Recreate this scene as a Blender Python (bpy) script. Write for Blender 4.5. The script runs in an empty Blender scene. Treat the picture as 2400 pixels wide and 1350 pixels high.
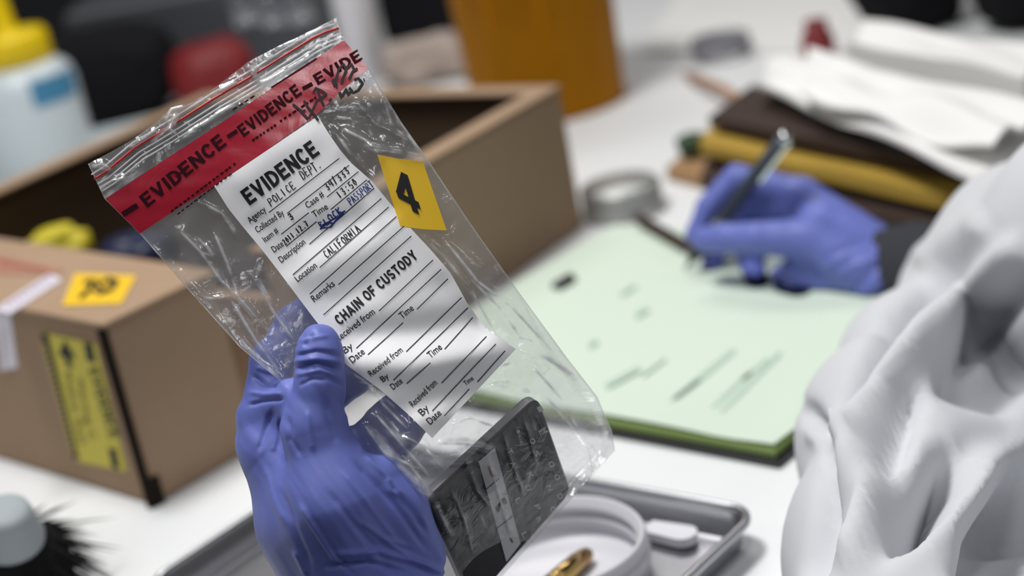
import bpy, bmesh, math, random
import numpy as np
from mathutils import Vector, Matrix, noise
random.seed(7)
np.random.seed(7)
C = bpy.context.scene
COL = C.collection

# ------------------------------------------------------------------ camera
F_PX = 4000.0
PITCH, ROLL = math.radians(20), math.radians(11)
CAM = np.array([0.0, 0.0, 1.25])
TABLE = 0.75
FW = np.array([0, math.cos(PITCH), -math.sin(PITCH)])
R0 = np.array([1.0, 0, 0]); U0 = np.array([0, math.sin(PITCH), math.cos(PITCH)])
RT = math.cos(ROLL) * R0 - math.sin(ROLL) * U0
UP = math.sin(ROLL) * R0 + math.cos(ROLL) * U0
cam_data = bpy.data.cameras.new('camera')
cam = bpy.data.objects.new('camera', cam_data); COL.objects.link(cam)
cam.matrix_world = Matrix(((RT[0], UP[0], -FW[0], CAM[0]), (RT[1], UP[1], -FW[1], CAM[1]),
                           (RT[2], UP[2], -FW[2], CAM[2]), (0, 0, 0, 1)))
cam_data.sensor_width = 36; cam_data.lens = F_PX / 2400 * 36
cam_data.clip_start = 0.02
cam_data.dof.use_dof = True; cam_data.dof.focus_distance = 0.795; cam_data.dof.aperture_fstop = 3.9
cam_data.dof.aperture_blades = 7
C.camera = cam

# ------------------------------------------------------------------ light
w = bpy.data.worlds.new('world'); C.world = w; w.use_nodes = True
w.node_tree.nodes['Background'].inputs[0].default_value = (0.93, 0.96, 1.0, 1)
w.node_tree.nodes['Background'].inputs[1].default_value = 0.05


def area(name, loc, target, sx, sy, power, col=(1, 1, 1)):
    d = bpy.data.lights.new(name, 'AREA'); d.shape = 'RECTANGLE'; d.size = sx; d.size_y = sy
    d.energy = power; d.color = col
    o = bpy.data.objects.new(name, d); COL.objects.link(o); o.location = loc
    o.rotation_euler = (Vector(target) - Vector(loc)).to_track_quat('-Z', 'Y').to_euler()


area('ceiling_panel_middle', (-0.45, 1.15, 2.7), (0.0, 1.15, 0.75), 0.6, 0.4, 66, (1.0, 0.985, 0.97))
area('ceiling_panel_back', (0.2, 2.7, 2.6), (0.0, 1.3, 0.8), 1.2, 0.4, 26, (1.0, 0.98, 0.95))
area('ceiling_panel_left', (-1.5, 0.7, 2.2), (0.0, 0.9, 0.9), 0.5, 0.3, 3, (0.94, 0.97, 1.0))
area('glint_light_front', (0.15, 0.25, 2.3), (0.0, 0.8, 0.95), 0.30, 0.10, 6.5)  # added light for glints on the bag film and a brighter label
area('glint_light_side', (0.9, 0.35, 1.9), (0.0, 0.8, 0.95), 0.08, 0.20, 1.6)  # added from the right for more film glints
area('glint_light_left', (-0.7, 0.1, 2.0), (0.0, 0.8, 0.95), 0.10, 0.30, 4)  # added from the left for more film glints
C.view_settings.view_transform = 'Standard'; C.view_settings.look = 'None'
C.view_settings.exposure = -0.95; C.view_settings.gamma = 1.0
C.cycles.transparent_max_bounces = 24
C.cycles.max_bounces = 10

# ------------------------------------------------------------------ helpers


def ray(x, y):
    return FW + RT * ((x - 1200) / F_PX) + UP * ((675 - y) / F_PX)


def W(x, y, z=0.0):
    """point where the line of sight (x, y) meets the plane z metres above the table top"""
    d = ray(x, y)
    return Vector(CAM + d * ((TABLE + z - CAM[2]) / d[2]))


def D(x, y, dep):
    return Vector(CAM + ray(x, y) * dep)


def toimg(P):
    P = np.asarray(P, float) - CAM
    z = P @ FW
    return np.stack([1200 + F_PX * (P @ RT) / z, 675 - F_PX * (P @ UP) / z, z], -1)


def link(name, me, parent=None):
    o = bpy.data.objects.new(name, me); COL.objects.link(o)
    if parent is not None:
        o.parent = parent
        o.matrix_parent_inverse = parent.matrix_basis.inverted()
    return o


def tag(o, label, cat, group=None, kind=None):
    if label: o['label'] = label
    if cat: o['category'] = cat
    if group: o['group'] = group
    if kind: o['kind'] = kind
    return o


def thing(name, loc, label, cat, group=None):
    o = bpy.data.objects.new(name, None); COL.objects.link(o); o.location = loc
    o.empty_display_size = 0.02
    return tag(o, label, cat, group)


def mesh(name, verts, faces, mats, parent=None, mi=None, smooth=False):
    me = bpy.data.meshes.new(name)
    me.from_pydata([tuple(v) for v in verts], [], [tuple(int(i) for i in f) for f in faces])
    for m in (mats if isinstance(mats, (list, tuple)) else [mats]):
        me.materials.append(m)
    if mi is not None: me.polygons.foreach_set('material_index', np.asarray(mi, dtype=np.int32))
    if smooth: me.polygons.foreach_set('use_smooth', np.ones(len(me.polygons), dtype=bool))
    me.update()
    return link(name, me, parent)


class MB:
    """collects shapes, then links them as one mesh object"""
    def __init__(s): s.v = []; s.f = []; s.m = []; s.sm = []

    def add(s, verts, faces, m=0, smooth=False):
        n = len(s.v); s.v += [tuple(v) for v in verts]
        for f in faces: s.f.append(tuple(int(i) + n for i in f)); s.m.append(m); s.sm.append(smooth)
        return s

    def box(s, o, ax, ay, az, m=0, bev=0.0, seg=2):
        """box from corner o spanned by three edge vectors"""
        o, ax, ay, az = Vector(o), Vector(ax), Vector(ay), Vector(az)
        if ax.cross(ay).dot(az) < 0: o = o + ax; ax = -ax
        bm = bmesh.new()
        vs = [bm.verts.new(o + ax * i + ay * j + az * k) for k in (0, 1) for j in (0, 1) for i in (0, 1)]
        for q in ((0, 2, 3, 1), (4, 5, 7, 6), (0, 1, 5, 4), (2, 6, 7, 3), (0, 4, 6, 2), (1, 3, 7, 5)):
            bm.faces.new([vs[i] for i in q])
        if bev > 0:
            bmesh.ops.bevel(bm, geom=bm.edges[:], offset=bev, segments=seg, profile=0.5, affect='EDGES')
        bm.verts.index_update()
        s.add([v.co[:] for v in bm.verts], [[v.index for v in f.verts] for f in bm.faces], m, False)
        bm.free(); return s

    def lathe(s, prof, n, base, axis=(0, 0, 1), m=0, smooth=True, ref=None):
        """profile of (radius, height) turned about an axis"""
        ax = Vector(axis).normalized()
        e1 = ax.orthogonal().normalized() if ref is None else (Vector(ref) - ax * Vector(ref).dot(ax)).normalized()
        e2 = ax.cross(e1)
        base = Vector(base); vs = []; fs = []
        for (r, h) in prof:
            for i in range(n):
                a = 2 * math.pi * i / n
                vs.append(base + ax * h + (e1 * math.cos(a) + e2 * math.sin(a)) * r)
        for j in range(len(prof) - 1):
            for i in range(n):
                k = (i + 1) % n
                fs.append((j * n + i, j * n + k, (j + 1) * n + k, (j + 1) * n + i))
        return s.add(vs, fs, m, smooth)

    def tube(s, pts, rads, n=12, m=0, closed=False, caps=True):
        pts = [Vector(p) for p in pts]; N = len(pts); vs = []; fs = []
        if not isinstance(rads, (list, tuple)): rads = [rads] * N
        prev = None
        for i, p in enumerate(pts):
            a = pts[(i - 1) % N] if (closed or i > 0) else p
            b = pts[(i + 1) % N] if (closed or i < N - 1) else p
            t = (b - a).normalized()
            e = t.orthogonal().normalized() if prev is None else (prev - t * prev.dot(t)).normalized()
            prev = e; g = t.cross(e)
            for k in range(n):
                q = 2 * math.pi * k / n
                vs.append(p + (e * math.cos(q) + g * math.sin(q)) * rads[i])
        for i in range(N if closed else N - 1):
            j = (i + 1) % N
            for k in range(n):
                l = (k + 1) % n
                fs.append((i * n + k, i * n + l, j * n + l, j * n + k))
        if caps and not closed:
            fs.append(tuple(range(n - 1, -1, -1))); fs.append(tuple((N - 1) * n + k for k in range(n)))
        return s.add(vs, fs, m, True)

    def build(s, name, mats, parent=None):
        o = mesh(name, s.v, s.f, mats, parent, s.m)
        o.data.polygons.foreach_set('use_smooth', np.array(s.sm, dtype=bool))
        return o


# ------------------------------------------------------------------ materials
def mat(name, col, rough=0.6, metal=0.0, spec=0.5, bump=None, var=None, trans=0.0, coat=0.0, alpha=1.0, sss=0.0):
    m = bpy.data.materials.new(name); m.use_nodes = True
    nt = m.node_tree; b = nt.nodes['Principled BSDF']
    b.inputs['Base Color'].default_value = (*col, 1)
    b.inputs['Roughness'].default_value = rough
    b.inputs['Metallic'].default_value = metal
    b.inputs['Specular IOR Level'].default_value = spec
    b.inputs['Transmission Weight'].default_value = trans
    b.inputs['Coat Weight'].default_value = coat
    b.inputs['Alpha'].default_value = alpha
    if sss:
        b.inputs['Subsurface Weight'].default_value = sss
        b.inputs['Subsurface Radius'].default_value = (0.004, 0.004, 0.005)
        b.inputs['Subsurface Scale'].default_value = 1.0
    tc = nt.nodes.new('ShaderNodeTexCoord')
    if bump:
        n = nt.nodes.new('ShaderNodeTexNoise'); n.inputs['Scale'].default_value = bump[0]; n.inputs['Detail'].default_value = 5
        bp = nt.nodes.new('ShaderNodeBump'); bp.inputs['Strength'].default_value = bump[1]
        bp.inputs['Distance'].default_value = bump[2]
        nt.links.new(tc.outputs['Object'], n.inputs['Vector']); nt.links.new(n.outputs['Fac'], bp.inputs['Height'])
        nt.links.new(bp.outputs['Normal'], b.inputs['Normal'])
    if var:
        n = nt.nodes.new('ShaderNodeTexNoise'); n.inputs['Scale'].default_value = var[0]; n.inputs['Detail'].default_value = 4
        r = nt.nodes.new('ShaderNodeMix'); r.data_type = 'RGBA'
        r.inputs[6].default_value = (*col, 1); r.inputs[7].default_value = (*var[1], 1)
        nt.links.new(tc.outputs['Object'], n.inputs['Vector'])
        nt.links.new(n.outputs['Fac'], r.inputs[0]); nt.links.new(r.outputs[2], b.inputs['Base Color'])
    return m


M = {}
M['table'] = mat('white_laminate', (0.80, 0.82, 0.83), 0.40, spec=0.3)
M['leg'] = mat('grey_steel', (0.35, 0.36, 0.38), 0.4, 0.8)
M['floor'] = mat('grey_vinyl', (0.10, 0.10, 0.11), 0.6, var=(3, (0.13, 0.13, 0.14)))
M['wall'] = mat('grey_wall_paint', (0.075, 0.078, 0.085), 0.8, var=(2, (0.09, 0.092, 0.1)))
M['card'] = mat('brown_cardboard', (0.40, 0.28, 0.19), 0.85, spec=0.1, bump=(260, 0.12, 0.001), var=(14, (0.34, 0.235, 0.155)))
M['card_dark'] = mat('cardboard_inner_shade', (0.10, 0.066, 0.042), 0.9, spec=0.1, var=(14, (0.07, 0.048, 0.03)))  # darker cardboard, the carton's inner shade put into the colour
M['darkcloth'] = mat('dark_brown_cloth', (0.035, 0.027, 0.022), 0.9, spec=0.1)
M['seam'] = mat('dark_corrugated_edge', (0.02, 0.014, 0.01), 0.9, spec=0.1)
M['yellow'] = mat('yellow_sticker_paper', (0.83, 0.52, 0.015), 0.5)
M['lemon'] = mat('lemon_label_paper', (0.62, 0.52, 0.03), 0.5)
M['ink'] = mat('black_ink', (0.012, 0.012, 0.014), 0.6, spec=0.3)
M['blueink'] = mat('blue_ink', (0.02, 0.035, 0.22), 0.6, spec=0.3)
M['paper'] = mat('white_label_paper', (0.88, 0.885, 0.91), 0.55, spec=0.3)
M['sheet'] = mat('white_sheet_paper', (0.82, 0.815, 0.80), 0.8, spec=0.1)
M['green'] = mat('pale_green_paper', (0.64, 0.745, 0.635), 0.6, spec=0.3)
M['green_edge'] = mat('green_paper_edges', (0.36, 0.50, 0.16), 0.8)
M['grey_print'] = mat('grey_green_print', (0.42, 0.56, 0.47), 0.7)
M['black'] = mat('black_plastic', (0.012, 0.012, 0.014), 0.35)
M['blackmatte'] = mat('black_cloth', (0.008, 0.008, 0.010), 0.9, spec=0.15)
M['greycase'] = mat('charcoal_plastic', (0.06, 0.065, 0.075), 0.5)
M['red'] = mat('red_fabric', (0.19, 0.006, 0.009), 0.6)
M['glove'] = mat('blue_nitrile', (0.145, 0.180, 0.52), 0.46, spec=0.3, bump=(900, 0.10, 0.0004), sss=0.08)
M['coat'] = mat('white_coat_cotton', (0.60, 0.61, 0.64), 0.9, spec=0.1, bump=(900, 0.15, 0.0005))
M['sweater'] = mat('charcoal_knit', (0.045, 0.047, 0.055), 0.9, spec=0.1, bump=(500, 0.4, 0.001))
M['steel'] = mat('brushed_steel', (0.62, 0.63, 0.66), 0.28, 1.0)
M['steel_soft'] = mat('satin_steel', (0.42, 0.42, 0.45), 0.34, 1.0)
M['chrome'] = mat('chrome', (0.8, 0.82, 0.85), 0.12, 1.0)
M['gunmetal'] = mat('blue_grey_metal', (0.07, 0.085, 0.105), 0.28, 0.4)
M['whiteplastic'] = mat('white_plastic', (0.66, 0.66, 0.70), 0.35)
M['brass'] = mat('brass', (0.50, 0.34, 0.13), 0.25, 1.0)
M['copper'] = mat('copper_jacket', (0.40, 0.25, 0.12), 0.28, 1.0)
M['bottle'] = mat('milky_polythene', (0.62, 0.70, 0.74), 0.35, sss=0.2)
M['cap_yellow'] = mat('yellow_cap_plastic', (0.80, 0.58, 0.0), 0.35)
M['bluelabel'] = mat('blue_bottle_label', (0.05, 0.24, 0.42), 0.5)
M['orange'] = mat('orange_plastic', (0.48, 0.19, 0.0), 0.6, spec=0.08, var=(9, (0.27, 0.105, 0.001)))
M['manila'] = mat('manila_card', (0.50, 0.33, 0.06), 0.7, spec=0.2, var=(20, (0.42, 0.27, 0.05)))
M['kraft'] = mat('kraft_envelope', (0.36, 0.22, 0.11), 0.8, spec=0.2)
M['darkbrown'] = mat('dark_brown_leather', (0.035, 0.018, 0.012), 0.7)
M['beige'] = mat('beige_paper_bag', (0.42, 0.35, 0.31), 0.8, spec=0.2)
M['device'] = mat('black_device_plastic', (0.012, 0.012, 0.014), 0.5, spec=0.2)
M['device_side'] = mat('dark_grey_device_side', (0.16, 0.155, 0.165), 0.4)
M['key_marks'] = mat('pale_key_legends', (0.40, 0.41, 0.42), 0.6)
M['grey_sticker'] = mat('silver_grey_sticker', (0.40, 0.41, 0.42), 0.45, var=(60, (0.50, 0.51, 0.52)))
M['redmark'] = mat('dark_red_print', (0.25, 0.03, 0.025), 0.6)
M['greenmark'] = mat('dark_green_print', (0.03, 0.12, 0.06), 0.6)
M['bristle'] = mat('black_bristles', (0.004, 0.004, 0.005), 0.7, spec=0.2)
M['greymetal'] = mat('pale_grey_ferrule', (0.34, 0.38, 0.40), 0.6, 0.0)
M['greytin'] = mat('grey_metal_tin', (0.42, 0.43, 0.42), 0.4, 0.5)
M['redcap'] = mat('dark_red_plastic', (0.20, 0.02, 0.025), 0.5)
M['tan'] = mat('tan_wood', (0.42, 0.22, 0.12), 0.7)
M['olive'] = mat('dark_green_plastic', (0.035, 0.07, 0.03), 0.6)
M['tape_white'] = mat('white_seal_tape', (0.74, 0.70, 0.78), 0.4)
M['tape_red_faded'] = mat('faded_red_print_tape', (0.40, 0.19, 0.13), 0.55)
M['grey_text'] = mat('lilac_grey_print', (0.33, 0.25, 0.36), 0.6)
M['red_text'] = mat('brick_red_print', (0.24, 0.06, 0.045), 0.6)
M['darkprint'] = mat('dark_label_print', (0.06, 0.055, 0.02), 0.6)


def film_mat(name, tint, haze, hazecol, bumpscale, bumpstr, rough=0.09, refl=1.0, transcol=(1, 1, 1)):
    """thin clear plastic: see-through, a little milky, glossy"""
    m = bpy.data.materials.new(name); m.use_nodes = True; nt = m.node_tree
    for n in list(nt.nodes): nt.nodes.remove(n)
    N = nt.nodes.new; L = nt.links.new
    out = N('ShaderNodeOutputMaterial'); tr = N('ShaderNodeBsdfTransparent'); tr.inputs[0].default_value = (*tint, 1)
    df = N('ShaderNodeBsdfDiffuse'); df.inputs[0].default_value = (*hazecol, 1)
    tl = N('ShaderNodeBsdfTranslucent'); tl.inputs[0].default_value = (*transcol, 1) if transcol != (1, 1, 1) else (*hazecol, 1)
    gl = N('ShaderNodeBsdfGlossy'); gl.inputs['Roughness'].default_value = rough
    gl.inputs[0].default_value = (refl, refl, refl, 1)
    tc = N('ShaderNodeTexCoord'); nz = N('ShaderNodeTexNoise'); nz.inputs['Scale'].default_value = bumpscale
    nz.inputs['Detail'].default_value = 6; nz.inputs['Distortion'].default_value = 1.2
    bp = N('ShaderNodeBump'); bp.inputs['Strength'].default_value = bumpstr; bp.inputs['Distance'].default_value = 0.002
    L(tc.outputs['Object'], nz.inputs['Vector']); L(nz.outputs['Fac'], bp.inputs['Height'])
    L(bp.outputs['Normal'], gl.inputs['Normal'])
    ad = N('ShaderNodeMixShader'); ad.inputs[0].default_value = 0.5; L(df.outputs[0], ad.inputs[1]); L(tl.outputs[0], ad.inputs[2])
    m1 = N('ShaderNodeMixShader'); m1.inputs[0].default_value = haze; L(tr.outputs[0], m1.inputs[1]); L(ad.outputs[0], m1.inputs[2])
    at = N('ShaderNodeAttribute'); at.attribute_name = 'crease_glint'  # extra white haze: whitened folds and painted glints of the bag
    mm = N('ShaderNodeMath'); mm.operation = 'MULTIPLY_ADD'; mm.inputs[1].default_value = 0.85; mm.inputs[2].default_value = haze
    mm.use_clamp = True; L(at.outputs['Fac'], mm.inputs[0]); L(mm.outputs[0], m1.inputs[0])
    fr = N('ShaderNodeFresnel'); fr.inputs['IOR'].default_value = 1.5; L(bp.outputs['Normal'], fr.inputs['Normal'])
    m2 = N('ShaderNodeMixShader'); mn = N('ShaderNodeMath'); mn.operation = 'MINIMUM'; mn.inputs[1].default_value = 0.16; L(fr.outputs[0], mn.inputs[0]); L(mn.outputs[0], m2.inputs[0]); L(m1.outputs[0], m2.inputs[1]); L(gl.outputs[0], m2.inputs[2])
    L(m2.outputs[0], out.inputs[0])
    return m


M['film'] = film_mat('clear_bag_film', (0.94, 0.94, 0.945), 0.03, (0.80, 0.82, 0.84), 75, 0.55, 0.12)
M['zipfilm'] = film_mat('clear_zip_ridges', (0.9, 0.9, 0.9), 0.6, (0.95, 0.95, 0.97), 90, 0.4)
M['redtape'] = film_mat('red_evidence_tape_film', (0.35, 0.02, 0.05), 0.80, (0.60, 0.022, 0.055), 40, 0.15, 0.25)
M['redzip'] = mat('red_zip_line', (0.55, 0.035, 0.03), 0.4)
M['clearjar'] = film_mat('clear_vial_glass', (0.85, 0.86, 0.88), 0.10, (0.6, 0.6, 0.65), 5, 0.05, 0.05)
M['tape_ink'] = mat('black_tape_print', (0.035, 0.008, 0.012), 0.9, spec=0.05)


# ------------------------------------------------------------------ lettering
TEXT_CACHE = {}


def text_mesh(s, bold=0.0):
    """flat outline of a word, x from 0 to 1, cap height 1"""
    key = (s, bold)
    if key in TEXT_CACHE: return TEXT_CACHE[key]
    cu = bpy.data.curves.new('t', 'FONT'); cu.body = s; cu.size = 1; cu.offset = bold; cu.resolution_u = 4
    ob = bpy.data.objects.new('t', cu); COL.objects.link(ob)
    dg = bpy.context.evaluated_depsgraph_get(); dg.update()
    me = ob.evaluated_get(dg).to_mesh()
    bm = bmesh.new(); bm.from_mesh(me)
    bpy.data.objects.remove(ob); bpy.data.curves.remove(cu)
    xs = [v.co.x for v in bm.verts]; x0, x1 = min(xs), max(xs)
    H = 0.73
    for k in range(1, 14):
        x = x0 + (x1 - x0) * k / 14
        bmesh.ops.bisect_plane(bm, geom=bm.verts[:] + bm.edges[:] + bm.faces[:], plane_co=(x, 0, 0), plane_no=(1, 0, 0))
    bm.verts.index_update()
    V = np.array([v.co[:2] for v in bm.verts]); Fc = [[v.index for v in f.verts] for f in bm.faces]
    bm.free()
    V[:, 0] = (V[:, 0] - x0) / (x1 - x0); V[:, 1] /= H
    TEXT_CACHE[key] = (V, Fc)
    return V, Fc


GLYPH = {  # pen strokes, unit cell
    'P': [[(0, 0), (.1, 1), (.55, .95), (.6, .6), (.1, .5)]], 'O': [[(.3, 1), (0, .6), (.15, .05), (.55, .15), (.6, .7), (.3, 1)]],
    'L': [[(.1, 1), (0, 0), (.55, .05)]], 'I': [[(.2, 1), (.2, 0)]], 'C': [[(.6, .85), (.3, 1), (.05, .5), (.25, .02), (.6, .15)]],
    'E': [[(.6, .95), (.05, 1), (0, 0), (.6, .05)], [(.05, .5), (.45, .55)]], 'D': [[(0, 0), (.05, 1), (.5, .8), (.6, .35), (.3, 0), (-.05, .02)]],
    'T': [[(-.05, 1), (.65, .95)], [(.3, 1), (.25, 0)]], '.': [[(.15, .04), (.42, .1)]], 'A': [[(0, 0), (.3, 1), (.6, 0)], [(.1, .4), (.5, .42)]],
    'F': [[(.6, 1), (.05, .95), (0, 0)], [(.05, .5), (.45, .52)]], 'R': [[(0, 0), (.05, 1), (.5, .9), (.5, .6), (.05, .5), (.6, 0)]],
    'N': [[(0, 0), (.05, 1), (.5, .05), (.6, 1)]], 'K': [[(.05, 1), (0, 0)], [(.6, .95), (.05, .5), (.6, 0)]],
    'S': [[(.55, .9), (.2, 1), (.1, .65), (.5, .4), (.4, .05), (0, .1)]], '3': [[(.1, .9), (.45, 1), (.45, .65), (.2, .55), (.5, .4), (.4, .02), (.05, .08)]],
    '4': [[(.15, 1), (.05, .45), (.6, .5)], [(.5, 1), (.45, 0)]], '/': [[(.1, -.1), (.4, 1.15)]], '2': [[(.05, .8), (.3, 1), (.5, .75), (.05, 0), (.6, .05)]],
    '0': [[(.3, 1), (.05, .5), (.25, 0), (.5, .4), (.3, 1)]], '1': [[(.2, 1), (.2, 0)]], '7': [[(.05, 1), (.55, .95), (.25, 0)], [(.15, .5), (.5, .5)]],
    '5': [[(.55, 1), (.1, .95), (.1, .55), (.5, .5), (.45, .05), (.05, .05)]], ':': [[(.18, .72), (.42, .78)], [(.15, .18), (.39, .24)]],
    'W': [[(0, 1), (.15, 0), (.3, .7), (.45, 0), (.65, 1)]], 'H': [[(0, 1), (0, 0)], [(.5, 1), (.5, 0)], [(0, .5), (.5, .5)]], 'B': [[(0, 0), (.05, 1), (.5, .8), (.1, .55), (.55, .3), (0, 0)]], ' ': []}


def ribbon(pts, wd):
    """2-d stroke as a strip of quads"""
    pts = [np.array(p, float) for p in pts]
    out = []
    for a, b in zip(pts[:-1], pts[1:]):
        n = max(1, int(np.linalg.norm(b - a) / 5))
        for k in range(n): out.append(a + (b - a) * k / n)
    out.append(pts[-1]); vs = []; fs = []
    for i, p in enumerate(out):
        t = out[min(i + 1, len(out) - 1)] - out[max(i - 1, 0)]
        t = t / (np.linalg.norm(t) + 1e-9); nrm = np.array([-t[1], t[0]])
        vs += [p + nrm * wd / 2, p - nrm * wd / 2]
        if i: fs.append((2 * i - 2, 2 * i - 1, 2 * i + 1, 2 * i))
    return vs, fs


def arc(cx, cy, rx, ry, a0, a1, n=9):
    return [(cx + rx * math.cos(math.radians(a0 + (a1 - a0) * k / n)), cy + ry * math.sin(math.radians(a0 + (a1 - a0) * k / n))) for k in range(n + 1)]


BLOCK = {  # heavy narrow capitals: strokes inside a cell of the given width, height 1
    'E': (.60, [[(.1, 0), (.1, 1)], [(0, .91), (.58, .91)], [(.1, .52), (.53, .52)], [(0, .09), (.58, .09)]]),
    'F': (.56, [[(.1, 0), (.1, 1)], [(0, .91), (.55, .91)], [(.1, .5), (.49, .5)]]),
    'V': (.68, [[(.09, 1), (.34, .02)], [(.34, .02), (.59, 1)]]), 'I': (.26, [[(.13, 0), (.13, 1)]]),
    'D': (.66, [[(.1, 0), (.1, 1)], [(.02, .91), (.24, .91)] + arc(.24, .5, .32, .41, 90, -90) + [(.02, .09)]]),
    'N': (.68, [[(.1, 0), (.1, 1)], [(.58, 0), (.58, 1)], [(.12, .95), (.56, .05)]]),
    'C': (.66, [arc(.34, .5, .24, .42, 35, 325, 14)]), 'H': (.66, [[(.1, 0), (.1, 1)], [(.56, 0), (.56, 1)], [(.1, .5), (.56, .5)]]),
    'A': (.70, [[(.08, 0), (.35, .99)], [(.35, .99), (.62, 0)], [(.18, .3), (.52, .3)]]), 'O': (.70, [arc(.35, .5, .25, .42, 0, 360, 20)]),
    'U': (.66, [[(.1, 1), (.1, .35)] + arc(.33, .35, .23, .27, 180, 360) + [(.56, 1)]]),
    'S': (.62, [arc(.31, .71, .2, .21, 20, 270, 8) + arc(.31, .29, .21, .21, 90, -160, 8)]),
    'T': (.60, [[(.3, 0), (.3, 1)], [(0, .91), (.6, .91)]]), 'Y': (.66, [[(.08, 1), (.33, .45)], [(.58, 1), (.33, .45)], [(.33, .48), (.33, 0)]]), ' ': (.28, []),
    '4': (.60, [[(.43, 0), (.43, 1)], [(.0, .27), (.62, .27)], [(.06, .28), (.42, .96)]])}


class Page:
    """writing laid on a surface; surf maps 2-d points (y down) to 3-d"""
    def __init__(s, mb, surf): s.mb = mb; s.surf = surf

    def put(s, V, Fc, m):
        P = [s.surf(x, y) for x, y in V]
        s.mb.add(P, Fc, m)

    def text(s, t, a, b, h, m, bold=0.0, skew=0.0, upv=None):
        a = np.array(a, float); b = np.array(b, float); e = b - a; L = np.linalg.norm(e); u = e / L
        n = np.array([u[1], -u[0]]) if upv is None else np.array(upv, float)
        V, Fc = text_mesh(t, bold)
        s.put([a + e * x + (n + u * skew) * (y * h) for x, y in V], Fc, m)

    def block(s, t, a, b, h, m, wt=.19, upv=None):
        a = np.array(a, float); b = np.array(b, float); e = b - a; u = e / np.linalg.norm(e)
        n = np.array([u[1], -u[0]]) if upv is None else np.array(upv, float)
        gap = .09; tot = sum(BLOCK[c][0] for c in t) + gap * (len(t) - 1); x0 = 0
        for c in t:
            cw, st = BLOCK[c]
            for q in st:
                V, Fc = ribbon([(x * h * 1.0, y * h) for x, y in q], wt * h)
                s.put([a + e * ((x0 + x / h) / tot) + n * y for x, y in V], Fc, m)
            x0 += cw + gap

    def line(s, a, b, wd, m):
        s.put(*ribbon([a, b], wd), m)

    def stroke(s, pts, wd, m): s.put(*ribbon(pts, wd), m)

    def hand(s, t, a, b, h, wd, m):
        a = np.array(a, float); b = np.array(b, float); e = b - a; L = np.linalg.norm(e); u = e / L
        n = np.array([u[1], -u[0]]); adv = L / len(t)
        for i, ch in enumerate(t):
            for st in GLYPH[ch]:
                j = random.uniform(-.06, .06)
                s.put(*ribbon([a + u * (adv * (i + .05) + x * adv * 1.12) + n * ((y + j) * h) for x, y in st], wd), m)

    def poly(s, pts, m, sub=8):
        """four-sided patch, gridded so it follows the surface"""
        p = [np.array(q, float) for q in pts]; vs = []; fs = []
        for j in range(sub + 1):
            for i in range(sub + 1):
                x, y = i / sub, j / sub
                vs.append((p[0] * (1 - x) + p[1] * x) * (1 - y) + (p[3] * (1 - x) + p[2] * x) * y)
        for j in range(sub):
            for i in range(sub):
                k = j * (sub + 1) + i
                fs.append((k, k + sub + 1, k + sub + 2, k + 1))
        s.put(vs, fs, m)


# ------------------------------------------------------------------ implicit bodies (smoothly joined tapered limbs)
def cap_d(P, a, b, ra, rb):
    a = np.array(a); b = np.array(b); ab = b - a
    t = np.clip(((P - a) @ ab) / (ab @ ab + 1e-12), 0, 1)
    return np.linalg.norm(P - a - t[:, None] * ab, axis=1) - (ra + (rb - ra) * t)


def smin(a, b, k):
    h = np.clip(0.5 + 0.5 * (b - a) / k, 0, 1)
    return b + (a - b) * h - k * h * (1 - h)


def surface_nets(fn, lo, hi, h):
    lo = np.array(lo); n = np.ceil((np.array(hi) - lo) / h).astype(int) + 1
    g = np.stack(np.meshgrid(*[lo[i] + np.arange(n[i]) * h for i in range(3)], indexing='ij'), -1)
    Fv = np.empty(n)
    for i in range(0, n[0], 12):
        s = g[i:i + 12].reshape(-1, 3); Fv[i:i + 12] = fn(s).reshape(g[i:i + 12].shape[:3])
    m = n - 1
    cs = [(i, j, k) for i in (0, 1) for j in (0, 1) for k in (0, 1)]
    corner = {c: Fv[c[0]:c[0] + m[0], c[1]:c[1] + m[1], c[2]:c[2] + m[2]] for c in cs}
    neg = sum((corner[c] < 0).astype(int) for c in cs)
    act = (neg > 0) & (neg < 8)
    idx = -np.ones(m, int); ai = np.argwhere(act); idx[act] = np.arange(len(ai))
    acc = np.zeros((len(ai), 3)); cnt = np.zeros(len(ai))
    for c in cs:
        for ax in range(3):
            if c[ax] == 0:
                d = list(c); d[ax] = 1; d = tuple(d)
                fa = corner[c][act]; fb = corner[d][act]
                x = (fa < 0) != (fb < 0)
                t = np.where(x, fa / np.where(x, fa - fb, 1), 0)
                p = np.tile(np.array(c, float), (len(ai), 1)); p[:, ax] += t
                acc[x] += p[x]; cnt[x] += 1
    V = lo + (ai + acc / cnt[:, None]) * h
    faces = []
    for ax in range(3):
        u, v = (ax + 1) % 3, (ax + 2) % 3
        sl = [slice(None)] * 3; sl2 = [slice(None)] * 3
        sl[ax] = slice(0, m[ax]); sl2[ax] = slice(1, m[ax] + 1)
        a = Fv[tuple(sl)] < 0; b = Fv[tuple(sl2)] < 0
        e = np.argwhere(a != b)
        e = e[(e[:, u] > 0) & (e[:, v] > 0) & (e[:, u] < m[u]) & (e[:, v] < m[v])]
        fl = a[tuple(e.T)]
        q = []
        for du, dv in ((0, 0), (-1, 0), (-1, -1), (0, -1)):
            f = e.copy(); f[:, u] += du; f[:, v] += dv; q.append(idx[tuple(f.T)])
        q = np.stack(q, 1); q[~fl] = q[~fl][:, ::-1]
        faces.append(q)
    return V, np.concatenate(faces)


def vnormals(V, Fc):
    n = np.zeros_like(V)
    fn = np.cross(V[Fc[:, 2]] - V[Fc[:, 0]], V[Fc[:, 3]] - V[Fc[:, 1]])
    for k in range(4): np.add.at(n, Fc[:, k], fn)
    return n / (np.linalg.norm(n, axis=1)[:, None] + 1e-12)


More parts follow.
